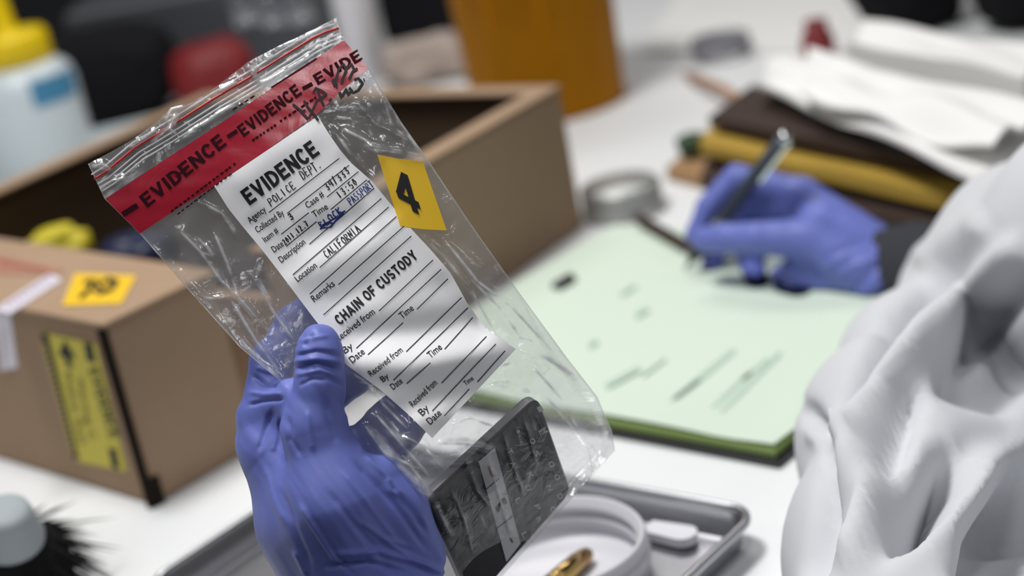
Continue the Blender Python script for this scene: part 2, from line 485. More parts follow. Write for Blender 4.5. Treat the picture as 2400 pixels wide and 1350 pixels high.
def relax(V, Fc, it=2):
    for _ in range(it):
        s = np.zeros_like(V); c = np.zeros(len(V))
        for k in range(4):
            np.add.at(s, Fc[:, k], V[Fc[:, (k + 1) % 4]] + V[Fc[:, (k - 1) % 4]]); np.add.at(c, Fc[:, k], 2)
        V = V * 0.5 + s / c[:, None] * 0.5
    return V


def seg_dist(P, pts):
    """distance of image points to a polyline, and position 0..1 along it"""
    best = np.full(len(P), 1e9); pos = np.zeros(len(P)); pts = np.array(pts, float); n = len(pts) - 1
    for i in range(n):
        a, b = pts[i], pts[i + 1]; ab = b - a
        t = np.clip(((P - a) @ ab) / (ab @ ab), 0, 1)
        d = np.linalg.norm(P - a - t[:, None] * ab, axis=1)
        m = d < best; best[m] = d[m]; pos[m] = (i + t[m]) / n
    return best, pos


def creases(P, lst):
    """sum of raised (+) or sunk (-) folds; each is (points, half width, height)"""
    out = np.zeros(len(P))
    for pts, wd, amp in lst:
        d, t = seg_dist(P, pts)
        out += amp * np.exp(-(d / wd) ** 2) * np.clip(np.minimum(t, 1 - t) * 6 + 0.15, 0, 1)
    return out


def fbm(P, sc, oct_=3):
    return np.array([noise.fractal(Vector(p) * sc, 1.0, 2.0, oct_) for p in P])
# ==================================================================
# ------------------------------------------------------------------ the room and the table
def quad_slab(name, x0, x1, y0, y1, z0, z1, m):
    mb = MB().box((x0, y0, z0), (x1 - x0, 0, 0), (0, y1 - y0, 0), (0, 0, z1 - z0)); return mb.build(name, m)


tag(quad_slab('floor', -4, 4, -2, 5.2, -0.05, 0, M['floor']), 'dark grey floor of the room', 'floor', kind='structure')
tag(quad_slab('wall_back', -4, 4, 5.2, 5.3, 0, 3, M['wall']), 'dark grey wall behind the table', 'wall', kind='structure')
TB = thing('lab_table', (-0.1, 1.7, 0), 'big white table top that everything stands on', 'table')
mb = MB().box((-1.15, 0.70, TABLE - 0.03), (2.5, 0, 0), (0, 2.45, 0), (0, 0, 0.03), 0, 0.003); mb.build('tabletop', M['table'], TB)
for sx, sy in ((-1.08, .78), (1.24, .78), (-1.08, 3.05), (1.24, 3.05)):
    MB().box((sx, sy, 0), (.05, 0, 0), (0, .05, 0), (0, 0, TABLE - .03)).build('leg', M['leg'], TB)

Z = Vector((0, 0, 1))


def flat(v): return Vector((v[0], v[1], 0)).normalized()


# ------------------------------------------------------------------ closed carton on the left
B = W(358, 1194); er = flat(W(620, 1052) - B); el = flat(W(0, 1110) - B)
bis = (er + el).normalized(); pr = Vector((bis.y, -bis.x, 0))
er = (bis + pr).normalized(); el = (bis - pr).normalized()
LR, LL, BH = 0.100, 0.30, 0.137
T1 = thing('cardboard_box', B + er * LR / 2 + el * LL / 2, 'closed brown carton with yellow label, yellow number sticker and white seal tape', 'box')
mb = MB()
mb.box(B + er * 0.004 + el * .002, er * (LR - .004), el * (LL - .002), Z * BH, 0, 0.0035, 3)
mb.build('carton', M['card'], T1)
mb = MB()  # top flap, meeting the body at a ragged front edge
mb.box(B + er * 0.0015 + el * -0.0012 + Z * (BH - .002), er * (LR - .001), el * (LL), Z * .0045, 0, .0015, 2)
mb.build('top_flap', M['card'], T1)
mb = MB()  # open corrugated edge down the corner
mb.box(B + el * 0.0005 + er * -0.0006 + Z * .0, er * .0050, el * .005, Z * (BH - .002), 0)
mb.box(B + el * -0.0004 + er * .003 + Z * .0, er * .0085, el * .004, Z * .021, 0)
mb.build('corner_gap', M['seam'], T1)
TOPZ = BH + .0026


def box_top(x, y): p = W(x, y, TOPZ); return p + Z * .0006
def box_left(x, y):
    d = Vector(ray(x, y)); o = Vector(CAM); n = -er; p0 = B + n * .0006 + er * .004
    return o + d * ((p0 - o).dot(n) / d.dot(n))


def lift(f, n, k): return lambda x, y: f(x, y) + n * k


mb = MB(); pg = Page(mb, box_top); pg.poly([(176, 642), (320, 648), (284, 713), (146, 718)], 0)
pg = Page(mb, lift(box_top, Z, .0003))
pg.stroke([(268, 668), (246, 660), (228, 672), (244, 683), (268, 676), (276, 660), (250, 655)], 8, 1)
pg.stroke([(214, 661), (232, 664)], 9, 1); pg.stroke([(196, 666), (216, 660), (212, 680), (196, 692)], 10, 1)
pg.stroke([(212, 676), (234, 690), (262, 682)], 8, 1); pg.stroke([(186, 700), (204, 690)], 10, 1)
mb.build('number_sticker', [M['yellow'], M['ink']], T1)
# white seal tape over the top edge, down the face
mb = MB(); Page(mb, box_top).poly([(-15, 728), (118, 641), (146, 657), (24, 737)], 0)
Page(mb, box_left).poly([(-16, 730.5), (24, 737.5), (42, 862), (0, 868)], 0)
pg = Page(mb, lift(box_top, Z, .0003))
for k in range(9):
    a = np.array((12 + k * 12, 722 - k * 8)); pg.stroke([a, a + (5, -9), a + (8, 4), a + (11, -7)], 2.6, 1)
pg = Page(mb, lift(box_left, -er, .0003))
for k in range(4): pg.stroke([(2, 775 + k * 22), (14, 780 + k * 22), (8, 788 + k * 22)], 3, 1)
mb.build('seal_tape', [M['tape_white'], M['grey_text']], T1)
mb = MB(); Page(mb, box_top).poly([(-30, 594), (150, 634), (128, 646), (-30, 640)], 0)
pg = Page(mb, lift(box_top, Z, .0003))
for k in range(8): pg.stroke([(-4 + k * 15, 608 + k * 3.4), (4 + k * 15, 622 + k * 2.6), (9 + k * 15, 612 + k * 3.4)], 4, 1)
mb.build('faded_seal_tape', [M['tape_red_faded'], M['red_text']], T1)
# yellow warning label on the left face
mb = MB(); Page(mb, box_left).poly([(95, 777), (226, 806), (298, 1106), (182, 1082)], 0)
pg = Page(mb, lift(box_left, -er, .0003))
pg.poly([(96, 780), (112, 783), (186, 1076), (172, 1072)], 1)
pg.poly([(196, 802), (216, 806), (225, 850), (205, 846)], 1); pg.poly([(254, 1050), (272, 1052), (281, 1100), (264, 1096)], 1)
pg.poly([(148, 832), (162, 836), (172, 862), (158, 859)], 1, 2)
pg.poly([(151, 797), (152, 797), (179, 841), (137, 832)], 1, 3)
pg.block('EVIDENCE', (208, 866), (259, 1030), 23, 1, .17)
pg.text('Warning: C', (180, 886), (210, 1030), 15, 1)
pg.text('Police Seal', (152, 875), (188, 1040), 15, 1)
pg = Page(mb, lift(box_left, -er, .0006))
for k in range(18): pg.stroke([(104 + k * 3.95, 806 + k * 14.5), (107 + k * 3.95, 815 + k * 14.5)], 5, 0)
mb.build('warning_label', [M['lemon'], M['ink']], T1)

# ------------------------------------------------------------------ open carton behind
H2 = 0.132
K = W(1370, 530); e1 = flat(W(1200, 665) - K); e1 = (e1 + flat(W(500, 618, H2) - W(1290, 210, H2))).normalized()
e2 = Vector((e1.y, -e1.x, 0))
if e2.y < 0: e2 = -e2
L1 = 0.405; L2 = 0.44; TH = .010
T2 = thing('cardboard_box', K + e1 * L1 / 2 + e2 * L2 / 2, 'open brown carton with dark contents, behind the evidence bag', 'box')
mb = MB()
mb.box(K, e1 * L1, e2 * TH, Z * H2, 0, .003, 2)
mb.box(K + e2 * (L2 - TH), e1 * L1, e2 * TH, Z * H2, 0, .003, 2)
mb.box(K + e2 * TH, e1 * TH, e2 * (L2 - 2 * TH), Z * H2, 0, .003, 2)
mb.box(K + e2 * TH + e1 * (L1 - TH), e1 * TH, e2 * (L2 - 2 * TH), Z * (H2 - .034), 0, .003, 2)
mb.box(K + e1 * TH + e2 * TH, e1 * (L1 - 2 * TH), e2 * (L2 - 2 * TH), Z * .004, 0)
mb.build('carton', M['card'], T2)
mb = MB()  # inner boards coloured dark to stand in for interior shade
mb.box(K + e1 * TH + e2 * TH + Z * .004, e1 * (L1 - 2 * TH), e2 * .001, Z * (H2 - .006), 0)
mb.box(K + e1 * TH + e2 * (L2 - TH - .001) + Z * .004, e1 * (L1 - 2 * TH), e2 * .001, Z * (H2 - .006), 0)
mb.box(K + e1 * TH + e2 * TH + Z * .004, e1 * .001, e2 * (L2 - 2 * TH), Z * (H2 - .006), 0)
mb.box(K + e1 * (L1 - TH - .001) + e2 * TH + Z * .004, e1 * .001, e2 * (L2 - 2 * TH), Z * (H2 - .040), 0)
mb.build('shade_lining', M['card_dark'], T2)
mb = MB()  # folded rim of double board
o = K + Z * H2
mb.box(o - e1 * .001 - e2 * .001, e1 * (L1 + .002), e2 * .022, Z * .004, 0, .0015)
mb.box(o - e1 * .001 + e2 * (L2 - .021), e1 * (L1 + .002), e2 * .022, Z * .004, 0, .0015)
mb.box(o - e1 * .001 + e2 * .021, e1 * .022, e2 * (L2 - .042), Z * .004, 0, .0015)
mb.build('folded_rim', M['card'], T2)


def blob(name, P, size, m, amp=.25, sc=18, parent=None, sub=4, ang=0.0):
    bm = bmesh.new(); bmesh.ops.create_icosphere(bm, subdivisions=sub, radius=1)
    for v in bm.verts:
        k = 1 + amp * noise.fractal(v.co * 1.7 + Vector(P) * 9, 1, 2, 4)
        c = Vector((math.copysign(abs(v.co.x) ** .7, v.co.x) * size[0] * k, math.copysign(abs(v.co.y) ** .7, v.co.y) * size[1] * k,
                    max(-size[2], math.copysign(abs(v.co.z) ** .7, v.co.z) * size[2] * k)))
        v.co = Matrix.Rotation(ang, 3, 'Z') @ c + Vector(P)
    me = bpy.data.meshes.new(name); bm.to_mesh(me); bm.free(); me.materials.append(m)
    me.polygons.foreach_set('use_smooth', np.ones(len(me.polygons), dtype=bool))
    return link(name, me, parent)


bang = math.atan2(e1.y, e1.x)
c2 = K + e1 * L1 * .5 + e2 * L2 * .5
tag(blob('dark_fill_cloth', c2 + Z * .034, (.172, .185, .029), M['darkcloth'], .10, ang=bang), 'dark brown crumpled cloth added to keep the open carton dark inside', 'cloth')  # filler added so the carton interior stays dark
yb = W(140, 592, .072)
tag(blob('yellow_bag', yb, (.027, .018, .022), M['lemon'], .3, ang=.4), 'crumpled yellow bag inside the open carton behind the closed one', 'bag')
tag(blob('blue_bag', W(325, 605, .070), (.032, .028, .020), mat('navy_plastic', (.02, .025, .06), .35), .25), 'dark navy bag inside the open carton beside the yellow bag', 'bag')

# ------------------------------------------------------------------ green forms on a black clipboard
PZ = 0.0
pL = W(856, 907); pe = flat(W(1870, 1075) - pL); pt = flat(W(1480, 545) - pL)
bis = (pe + pt).normalized(); pr = Vector((bis.y, -bis.x, 0)); pe2 = (bis + pr).normalized(); pt2 = (bis - pr).normalized()
pe = pe2 if pe2.dot(pe) > pt2.dot(pe) else pt2; pt = pt2 if pe is pe2 else pe2
PW, PL_ = 0.37, 0.33
T = thing('clipboard', pL + pe * PW / 2 + pt * PL_ / 2, 'black clipboard under the pale green forms', 'clipboard')
MB().box(pL - pe * .004 - pt * .006, pe * (PW + .01), pt * (PL_ + .01), Z * .005, 0, .001).build('board', M['black'], T)
cp = W(1322, 664, .013)
mb = MB(); mb.tube([cp - pt * .010, cp + pt * .010], .0055, 12, 0)
mb.box(cp - pt * .010 - pe * .006 - Z * .008, pt * .020, pe * .016, Z * .004, 0, .001)
mb.build('clip', M['black'], T)
mb = MB()
mb.box(pL + Z * .005, pe * PW, pt * PL_, Z * .0055, 1)
N_ = 24; vs = []; fs = []
for j in range(N_ + 1):
    for i in range(N_ + 1):
        a, b = i / N_, j / N_
        z = .0108 + .0012 * math.sin(a * 5 + b * 3) ** 2 + .003 * max(0, .15 - b) / .15 * abs(math.sin(a * 7))
        vs.append(pL + pe * (PW * a) + pt * (PL_ * b) + Z * z)
for j in range(N_):
    for i in range(N_):
        k = j * (N_ + 1) + i; fs.append((k, k + 1, k + N_ + 2, k + N_ + 1))
mb.add(vs, fs, 0, True)


def pad(x, y): return W(x, y, .0124)


pg = Page(mb, pad)
for a, b, wd in (((1580, 935), (1722, 820), 13), ((1640, 985), (1760, 870), 9), ((1680, 978), (1830, 825), 10), ((1560, 950), (1640, 890), 5),
                 ((1740, 890), (1800, 840), 6), ((1420, 905), (1500, 862), 12), ((1505, 880), (1560, 840), 6), ((1490, 740), (1520, 722), 10),
                 ((1380, 810), (1400, 798), 9), ((1455, 690), (1490, 668), 6), ((1610, 1000), (1650, 962), 4)):
    pg.line(a, b, wd, 2)
tag(mb.build('green_form_pad', [M['green'], M['green_edge'], M['grey_print']]), 'pad of pale green printed forms on the black clipboard', 'form')

# ------------------------------------------------------------------ steel tray
tR = W(1775, 1200, .020); tL = W(835, 1030, .020); tN = W(1640, 1338, .020)
ta = flat(tL - tR); tb = flat(tN - tR); tb = (tb - ta * tb.dot(ta)).normalized()
TW = 0.312; TD = .20
def rr(off, z, rad, n=8):
    """rounded rectangle ring, inset by off"""
    o = tR + ta * off + tb * off; A = TW - 2 * off; Bq = TD - 2 * off; pts = []
    for cx, cy, a0 in ((rad, rad, 180), (A - rad, rad, 270), (A - rad, Bq - rad, 0), (rad, Bq - rad, 90)):
        for k in range(n + 1):
            q = math.radians(a0 + 90 * k / n); p = o + ta * (cx + rad * math.cos(q)) + tb * (cy + rad * math.sin(q))
            pts.append(Vector((p.x, p.y, TABLE + z)))
    return pts


TT = thing('metal_tray', (tR + ta * TW / 2 + tb * TD / 2) * 1.0, 'shallow steel tray with rolled rim, holding the round lid', 'tray')
TT.location.z = TABLE
rings = [rr(.0005, .0195, .017), rr(.003, .0195, .0145), rr(.0042, .0045, .0135), rr(.0062, .0018, .0115), rr(.010, .0011, .010)]
mb = MB(); vs = sum(rings, []); n = len(rings[0]); fs = []
for j in range(len(rings) - 1):
    for i in range(n): k = (i + 1) % n; fs.append((j * n + i, j * n + k, (j + 1) * n + k, (j + 1) * n + i))
mb.add(vs, fs, 0, True); mb.add(rings[-1], [tuple(range(n))], 0)
o2 = [p - Z * .001 for p in rings[0]], [p - Z * .0008 for p in rings[3]]
vs = o2[0] + o2[1]; fs = [(i, n + i, n + (i + 1) % n, (i + 1) % n) for i in range(n)]; mb.add(vs, fs, 0, True)
mb.add(o2[1], [tuple(range(n))[::-1]], 0)
mb.build('tray_pan', M['steel_soft'], TT)
MB().tube(rr(0, .0200, .018, 8), .0031, 10, 0, closed=True).build('rolled_rim', M['steel'], TT)

# round lid / dish with threads
dc = W(1312, 1364, .0018); DR = .0535
prof = [(0, 0), (DR - .003, 0), (DR, .002), (DR, .010), (DR + .0015, .011), (DR + .0015, .014), (DR, .0152), (DR, .019), (DR + .0012, .020), (DR + .0012, .0228),
        (DR, .024), (DR, .0265), (DR - .001, .0276), (DR - .0022, .0272), (DR - .0026, .0235), (DR - .0052, .0222), (DR - .0052, .0200), (DR - .0026, .0185),
        (DR - .0026, .0155), (DR - .0054, .0142), (DR - .0054, .0118), (DR - .0028, .0102), (DR - .003, .005), (DR - .005, .003), (0, .003)]
tag(MB().lathe(prof, 96, dc).build('jar_lid', M['whiteplastic']), 'round white plastic lid with inner threads, standing in the steel tray', 'lid')
# cartridge
cz = .0018 + .003 + .0060
c0 = W(1384, 1292, cz); c1 = W(1318, 1348, cz); cd = flat(c1 - c0)
TC = thing('cartridge', c0 + cd * .02 - Z * .0065, 'brass bullet cartridge lying in the round white lid', 'cartridge')
MB().lathe([(0, 0), (.0022, .0005), (.0042, .003), (.0053, .008), (.0055, .013)], 28, c0, cd).build('bullet', M['copper'], TC)
MB().lathe([(.0055, .0125), (.0060, .013), (.0060, .034), (.0053, .035), (.0053, .0365), (.0061, .037), (.0061, .0385), (0, .0386)], 28, c0, cd).build('case', M['brass'], TC)
# flat white handle
h0 = W(1520, 1250, .0035); h1 = W(1632, 1272, .0035); hd = flat(h1 - h0); hs = Vector((-hd.y, hd.x, 0))
pts = []
for k in range(13):
    q = math.radians(-90 + 180 * k / 12); pts.append(h1 - hd * .008 + hd * (.008 * math.cos(q)) + hs * (.0085 * math.sin(q)))
pts += [h0 + hs * .0065, h0 - hs * .0065]
mb = MB(); n = len(pts); mb.add(pts + [p + Z * .0055 for p in pts], [tuple(range(n))[::-1], tuple(range(n, 2 * n))] + [(i, (i + 1) % n, n + (i + 1) % n, n + i) for i in range(n)], 0)
tag(mb.build('plastic_spatula', M['whiteplastic']), 'flat white plastic strip with rounded end beside the round lid', 'spatula')

# ------------------------------------------------------------------ powder brush, lower left
bt = W(60, 1410, .004)
fer = D(20, 1238, 1.035)
bd = (bt - fer).normalized()
TBR = thing('powder_brush', bt, 'black fluffy powder brush with pale metal ferrule on the white table', 'brush')
MB().lathe([(.0, -.0165), (.011, -.0165), (.0150, -.0145), (.0165, -.010), (.0175, .0), (.0205, .007), (.0200, .012), (0, .012)], 40, fer, bd).build('ferrule', M['greymetal'], TBR)
MB().lathe([(0, -.16), (.004, -.158), (.0055, -.12), (.0045, -.06), (.005, -.027), (0, -.027)], 20, fer, (bd + Vector((.75, -.1, -.35))).normalized()).build('handle', M['black'], TBR)
mb = MB(); u_ = bd.orthogonal().normalized(); v_ = bd.cross(u_)
mb.lathe([(.0175, .009), (.025, .016), (.033, .028), (.034, .040), (.026, .050), (0, .054)], 32, fer, bd, 0)
for k in range(1500):
    a = random.uniform(0, 2 * math.pi); r = math.sqrt(random.random()); r0 = .0175 * r; r1 = .0175 + .027 * r
    ln = random.uniform(.034, .058) * (1 - .25 * r * r)
    di = u_ * math.cos(a) + v_ * math.sin(a); di2 = di + (u_ * random.gauss(0, .13) + v_ * random.gauss(0, .13))
    p0 = fer + bd * .010 + di * r0; p1 = fer + bd * (.010 + ln * .55) + di2 * (r0 + (r1 * r - r0) * .7); p2 = fer + bd * (.010 + ln * .95) + di2 * (r1 * r * 1.25)
    sd = bd.cross(di).normalized() * .0011; s2 = di * .0009
    mb.add([p0 + sd, p0 - sd, p0 + s2, p1 + sd, p1 - sd, p1 + s2, p2], [(0, 1, 4, 3), (1, 2, 5, 4), (2, 0, 3, 5), (3, 4, 6), (4, 5, 6), (5, 3, 6)], 0)
mb.build('bristles', M['bristle'], TBR)

# ------------------------------------------------------------------ wash bottle
wb = W(116, 428); S = 1.0
TWB = thing('wash_bottle', wb, 'milky plastic bottle with yellow spout cap and blue label', 'bottle')
MB().lathe([(0, 0), (.062, 0), (.066, .004), (.066, .125), (.062, .140), (.050, .150), (.043, .153), (.043, .160), (0, .160)], 56, wb).build('bottle_body', M['bottle'], TWB)
mb = MB().lathe([(.0445, .150), (.0455, .150), (.0455, .186), (.042, .190), (.016, .193), (0, .193)], 48, wb)
for k in range(40):
    a = 2 * math.pi * k / 40; p = wb + Vector((math.cos(a), math.sin(a), 0)) * .0455 + Z * .153
    mb.box(p - Vector((.001, .001, 0)), (.002, 0, 0), (0, .002, 0), (0, 0, .03), 0)
cap_o = mb.build('cap', M['cap_yellow'], TWB)
MB().lathe([(.017, .192), (.013, .200), (.010, .25), (.006, .29), (0, .29)], 32, wb).build('spout', M['cap_yellow'], cap_o)
mb = MB(); vs = []; fs = []
cdir = math.atan2(-wb.y, -wb.x)
for k in range(17):
    a = cdir + .12 + 1.05 * k / 16
    for z in (.106, .138): vs.append(wb + Vector((math.cos(a), math.sin(a), 0)) * .0666 + Z * z)
for k in range(16): fs.append((2 * k, 2 * k + 2, 2 * k + 3, 2 * k + 1))
mb.add(vs, fs, 0, True); mb.build('bottle_label', M['bluelabel'], TWB)

# ------------------------------------------------------------------ orange container
jc = W(1290, 246)
mb = MB().lathe([(0, 0), (.086, 0), (.090, .003), (.098, .26), (.101, .262), (.101, .27), (.097, .27), (.095, .262), (.0865, .006), (0, .006)], 64, jc)
for a0 in (3.6, 4.1, 4.75, 5.35):
    for s in range(1):
        a = a0; p = jc + Vector((math.cos(a), math.sin(a), 0)) * .0885
        mb.tube([p + Z * .01, p + Vector((math.cos(a), math.sin(a), 0)) * .008 + Z * .255], .0035, 8, 0)
tag(mb.build('waste_container', M['orange']), 'tall orange plastic container standing behind the open carton', 'container')

# ------------------------------------------------------------------ things in the far left
def lump(name, px, py, z, size, m, label, cat, amp=.12, ang=0.0):
    p = W(px, py, 0) + Z * (size[2] * .98 + z); return tag(blob(name, p, size, m, amp, ang=ang), label, cat)


lump('equipment_bag', 240, 280, 0, (.13, .075, .065), M['blackmatte'], 'big black equipment bag behind the wash bottle', 'bag', .08, -.2)
sp = W(300, 332); pp = MB(); pp.box(sp - Vector((.06, .035, 0)), (.12, .02, 0), (-.02, .07, 0), Z * .016, 0, .002)
tag(pp.build('paper_pad', M['bottle']), 'pale grey paper pad in front of the black equipment bag', 'pad')
lump('red_pouch', 520, 245, 0, (.058, .045, .045), M['red'], 'red fabric pouch in front of the grey instrument case', 'pouch', .12, .1)
g = W(540, 205); mb = MB()
mb.box(g + Vector((-.22, .05, 0)), (.42, -.027, 0), (.01, .36, 0), Z * .14, 0, .012, 4)
tag(mb.build('instrument_case', M['greycase']), 'low charcoal instrument case behind the red pouch', 'case')
for k, (x, y, hh, rr_) in enumerate(((580, 28, .05, .017), (644, 32, .042, .015), (708, 24, .05, .016))):
    p = W(x, y + 28, .1402)
    o = MB().lathe([(0, 0), (rr_, 0), (rr_, hh * .7), (rr_ * .6, hh * .85), (rr_ * .6, hh), (rr_ * .5, hh), (rr_ * .5, hh * .84), (rr_ * .9, hh * .68), (rr_ * .9, .002), (0, .002)], 24, p).build('glass_vial', M['clearjar'])
    tag(o, ('leftmost small glass vial on the charcoal case', 'middle small glass vial on the charcoal case', 'rightmost small glass vial on the charcoal case')[k], 'vial', 'glass vials on the case')
g = W(865, 190); tag(MB().lathe([(0, 0), (.026, 0), (.028, .003), (.028, .17), (.02, .185), (.016, .19), (.016, .21), (0, .21)], 32, g).build('white_bottle', M['whiteplastic']), 'slim white bottle behind the top corner of the evidence bag', 'bottle')
g = W(985, 105); mb = MB(); mb.box(g + Vector((-.055, .05, 0)), (.125, -.02, 0), (.02, .08, 0), Z * .16, 0, .012, 3)
tag(mb.build('black_case', M['blackmatte']), 'black case between the white bottle and the orange container', 'case')
lump('paper_bag', 1010, 185, 0, (.06, .045, .028), M['beige'], 'crumpled beige paper bag in front of the black case', 'bag', .3)
g = W(740, 60); mb = MB(); mb.box(g + Vector((-.07, .30, 0)), (.15, 0, 0), (0, .1, 0), Z * .22, 0, .012, 3)
tag(mb.build('speaker_box', M['blackmatte']), 'tall black box behind the slim white bottle', 'box')

# ------------------------------------------------------------------ papers and folders on the right
def sheet(name, pts, z, m, th=.0006, wave=.0, lift_=None, label=None, cat='paper', seed=0, group=None):
    """four-cornered sheet lying at height z with a gentle curl"""
    n = 22; c = [W(x, y, zz) for (x, y), zz in zip(pts, z)]; vs = []; fs = []
    for j in range(n + 1):
        for i in range(n + 1):
            a, b = i / n, j / n
            p = (c[0] * (1 - a) + c[1] * a) * (1 - b) + (c[3] * (1 - a) + c[2] * a) * b
            p = p + Z * (wave * (noise.noise(Vector((a * 2.2 + seed, b * 2.2, seed))) + .5))
            if lift_: p = p + Z * lift_(a, b)
            vs.append(p)
    m_ = len(vs); vs += [v - Z * th for v in vs]
    for j in range(n):
        for i in range(n):
            k = j * (n + 1) + i; fs.append((k, k + n + 1, k + n + 2, k + 1)); fs.append((m_ + k, m_ + k + 1, m_ + k + n + 2, m_ + k + n + 1))
    bd_ = [i for i in range(n)] + [j * (n + 1) + n for j in range(n)] + [n * (n + 1) + n - i for i in range(n)] + [(n - j) * (n + 1) for j in range(n)]
    for a, b in zip(bd_, bd_[1:] + bd_[:1]): fs.append((a, b, m_ + b, m_ + a))
    o = mesh(name, vs, fs, m, smooth=False)
    return tag(o, label, cat, group)


sheet('kraft_envelope', [(1560, 395), (1700, 270), (2420, 440), (2330, 590)], (.012,) * 4, M['kraft'], .011, label='thick brown kraft envelope at the bottom of the folder stack', cat='envelope')
sheet('dark_folder', [(1640, 415), (1700, 280), (2420, 420), (2320, 560)], (.026,) * 4, M['darkbrown'], .012, label='dark brown folder lying on the kraft envelope', cat='folder')
sheet('manila_folder', [(1640, 335), (1720, 250), (2420, 370), (2330, 488)], (.048, .05, .05, .045), M['manila'], .012, wave=.004, seed=3, label='yellow manila folder in the middle of the stack', cat='folder')
sheet('leather_folder', [(1660, 275), (1760, 200), (2380, 330), (2300, 400)], (.0675, .0675, .066, .065), M['darkbrown'], .009, label='dark leather folder under the white papers of the stack', cat='folder')
sheet('white_paper', [(1770, 215), (1830, 150), (2460, 330), (2330, 470)], (.082, .084, .078, .072), M['sheet'], .004, wave=.020, seed=5, label='white sheet with curled edge lying over the folder stack', group=None)
sheet('white_paper', [(1880, 250), (1900, 160), (2460, 270), (2330, 392)], (.094, .096, .09, .085), M['sheet'], .003, wave=.028, seed=11, label='topmost white sheet of the stack, its long edge curling up')
sheet('paper_pile', [(1985, 106), (2050, 58), (2430, 124), (2400, 196)], (.100, .100, .1, .1), M['sheet'], .0995, wave=.010, seed=17, label='thick pile of white paper behind the folder stack')
sheet('white_paper', [(1500, 120), (1600, -20), (2120, -20), (2000, 120)], (.004, .004, .004, .004), M['sheet'], .003, wave=.003, seed=23, label='large white sheet lying flat behind the folder stack')
g = W(1690, 120, .0078); mb = MB()
mb.lathe([(.026, 0), (.036, 0), (.037, .002), (.037, .016), (.036, .018), (.026, .018), (.025, .016), (.025, .002), (.026, 0)], 40, g)
tag(mb.build('tape_roll', mat('grey_tape', (.22, .22, .25), .5)), 'grey roll of tape on the white sheet by the orange container', 'tape')
g = W(1925, 168)
tag(MB().lathe([(0, 0), (.017, 0), (.019, .002), (.019, .040), (.015, .046), (.013, .050), (.013, .060), (0, .060)], 28, g).build('red_bottle', M['redcap']), 'small dark red bottle behind the back edge of the papers', 'bottle')
MBt = MB().tube([W(1610, 175, .008), W(1690, 205, .02), W(1760, 250, .05)], .005, 10)
tag(MBt.build('wooden_stick', M['tan']), 'tan wooden stick leaning at the back of the folder stack', 'stick')
tag(blob('green_clip', W(1628, 338, .0245), (.018, .012, .011), M['olive'], .15), 'small dark green clip beside the folder stack', 'clip')
lump('black_pouch', 2140, 70, .0, (.07, .05, .10), M['blackmatte'], 'black pouch at the top right behind the papers', 'pouch', .12, .3)
lump('black_camera_bag', 2410, 60, .0, (.06, .06, .12), M['blackmatte'], 'black camera bag in the top right corner', 'bag', .1)
# grey tin
g = W(1462, 497); mb = MB().lathe([(0, 0), (.036, 0), (.038, .002), (.038, .016), (.0365, .017), (.0365, .019), (.038, .020), (.038, .026), (.035, .029), (0, .030)], 48, g)
tag(mb.build('grey_tin', M['greytin']), 'flat round grey metal tin between open carton and writing hand', 'tin')
a = W(1490, 508, .018); b = W(1650, 600, .018)
TPn = thing('pencil', (a + b) / 2 - Z * .005, 'dark brown pencil lying across the green forms by the writing hand', 'pencil')
ax_ = (b - a).normalized()
MB().lathe([(0, 0), (.0046, .0005), (.005, .002), (.005, .105), (.0015, .118), (0, .118)], 6, a, ax_, smooth=False).build('shaft', M['darkbrown'], TPn)
MB().lathe([(0, .1175), (.0015, .1178), (.0003, .122), (0, .122)], 8, a, ax_).build('pencil_tip', M['black'], TPn)
# ==================================================================
# ------------------------------------------------------------------ evidence bag
CT = np.array([(208, 385, .802), (790, 45, .822), (500, 430, .797), (745, 275, .806), (325, 545, .799), (865, 165, .812), (435, 670, .800), (1000, 370, .806),
               (660, 890, .786), (790, 800, .786), (900, 600, .795), (1205, 815, .800), (1010, 1020, .779), (1240, 690, .808), (1262, 928, .800), (1325, 1168, .848),
               (1440, 1055, .862), (1000, 1172, .772), (1060, 1410, .820), (985, 1550, .835), (1180, 1350, .850), (1400, 930, .826), (880, 1100, .778)])


def tps_fit(c):
    P = c[:, :2] / 1000; n = len(P)
    r = np.linalg.norm(P[:, None] - P[None], axis=-1)
    A = np.where(r > 0, r * r * np.log(r + 1e-12), 0) + np.eye(n) * 0.01
    Q = np.hstack([np.ones((n, 1)), P]); Mx = np.block([[A, Q], [Q.T, np.zeros((3, 3))]])
    return P, np.linalg.solve(Mx, np.concatenate([c[:, 2], np.zeros(3)]))


TP, TWt = tps_fit(CT)


def base_depth(P):
    P = np.atleast_2d(np.asarray(P, float)) / 1000
    r = np.linalg.norm(P[:, None] - TP[None], axis=-1)
    return np.where(r > 0, r * r * np.log(r + 1e-12), 0) @ TWt[:-3] + TWt[-3] + P @ TWt[-2:]


SOFT = [([(740, 850), (960, 858), (1215, 815)], 34, -.0036), ([(800, 785), (980, 775), (1170, 740)], 34, .0030), ([(880, 985), (1010, 940), (1150, 890)], 34, .0020),
        ([(540, 450), (640, 360), (760, 300)], 40, -.0014), ([(690, 570), (880, 500)], 36, .0018), ([(670, 660), (920, 560)], 36, -.0016), ([(590, 500), (640, 560), (690, 660)], 26, .0012),
        ([(800, 350), (860, 440), (930, 520)], 26, .0014), ([(1020, 640), (1090, 740), (1150, 800)], 26, .0016), ([(760, 720), (900, 660)], 30, .0012), ([(960, 990), (1060, 960)], 26, -.0016)]


def soft_depth(P): return base_depth(P) + creases(np.atleast_2d(np.asarray(P, float)), SOFT)


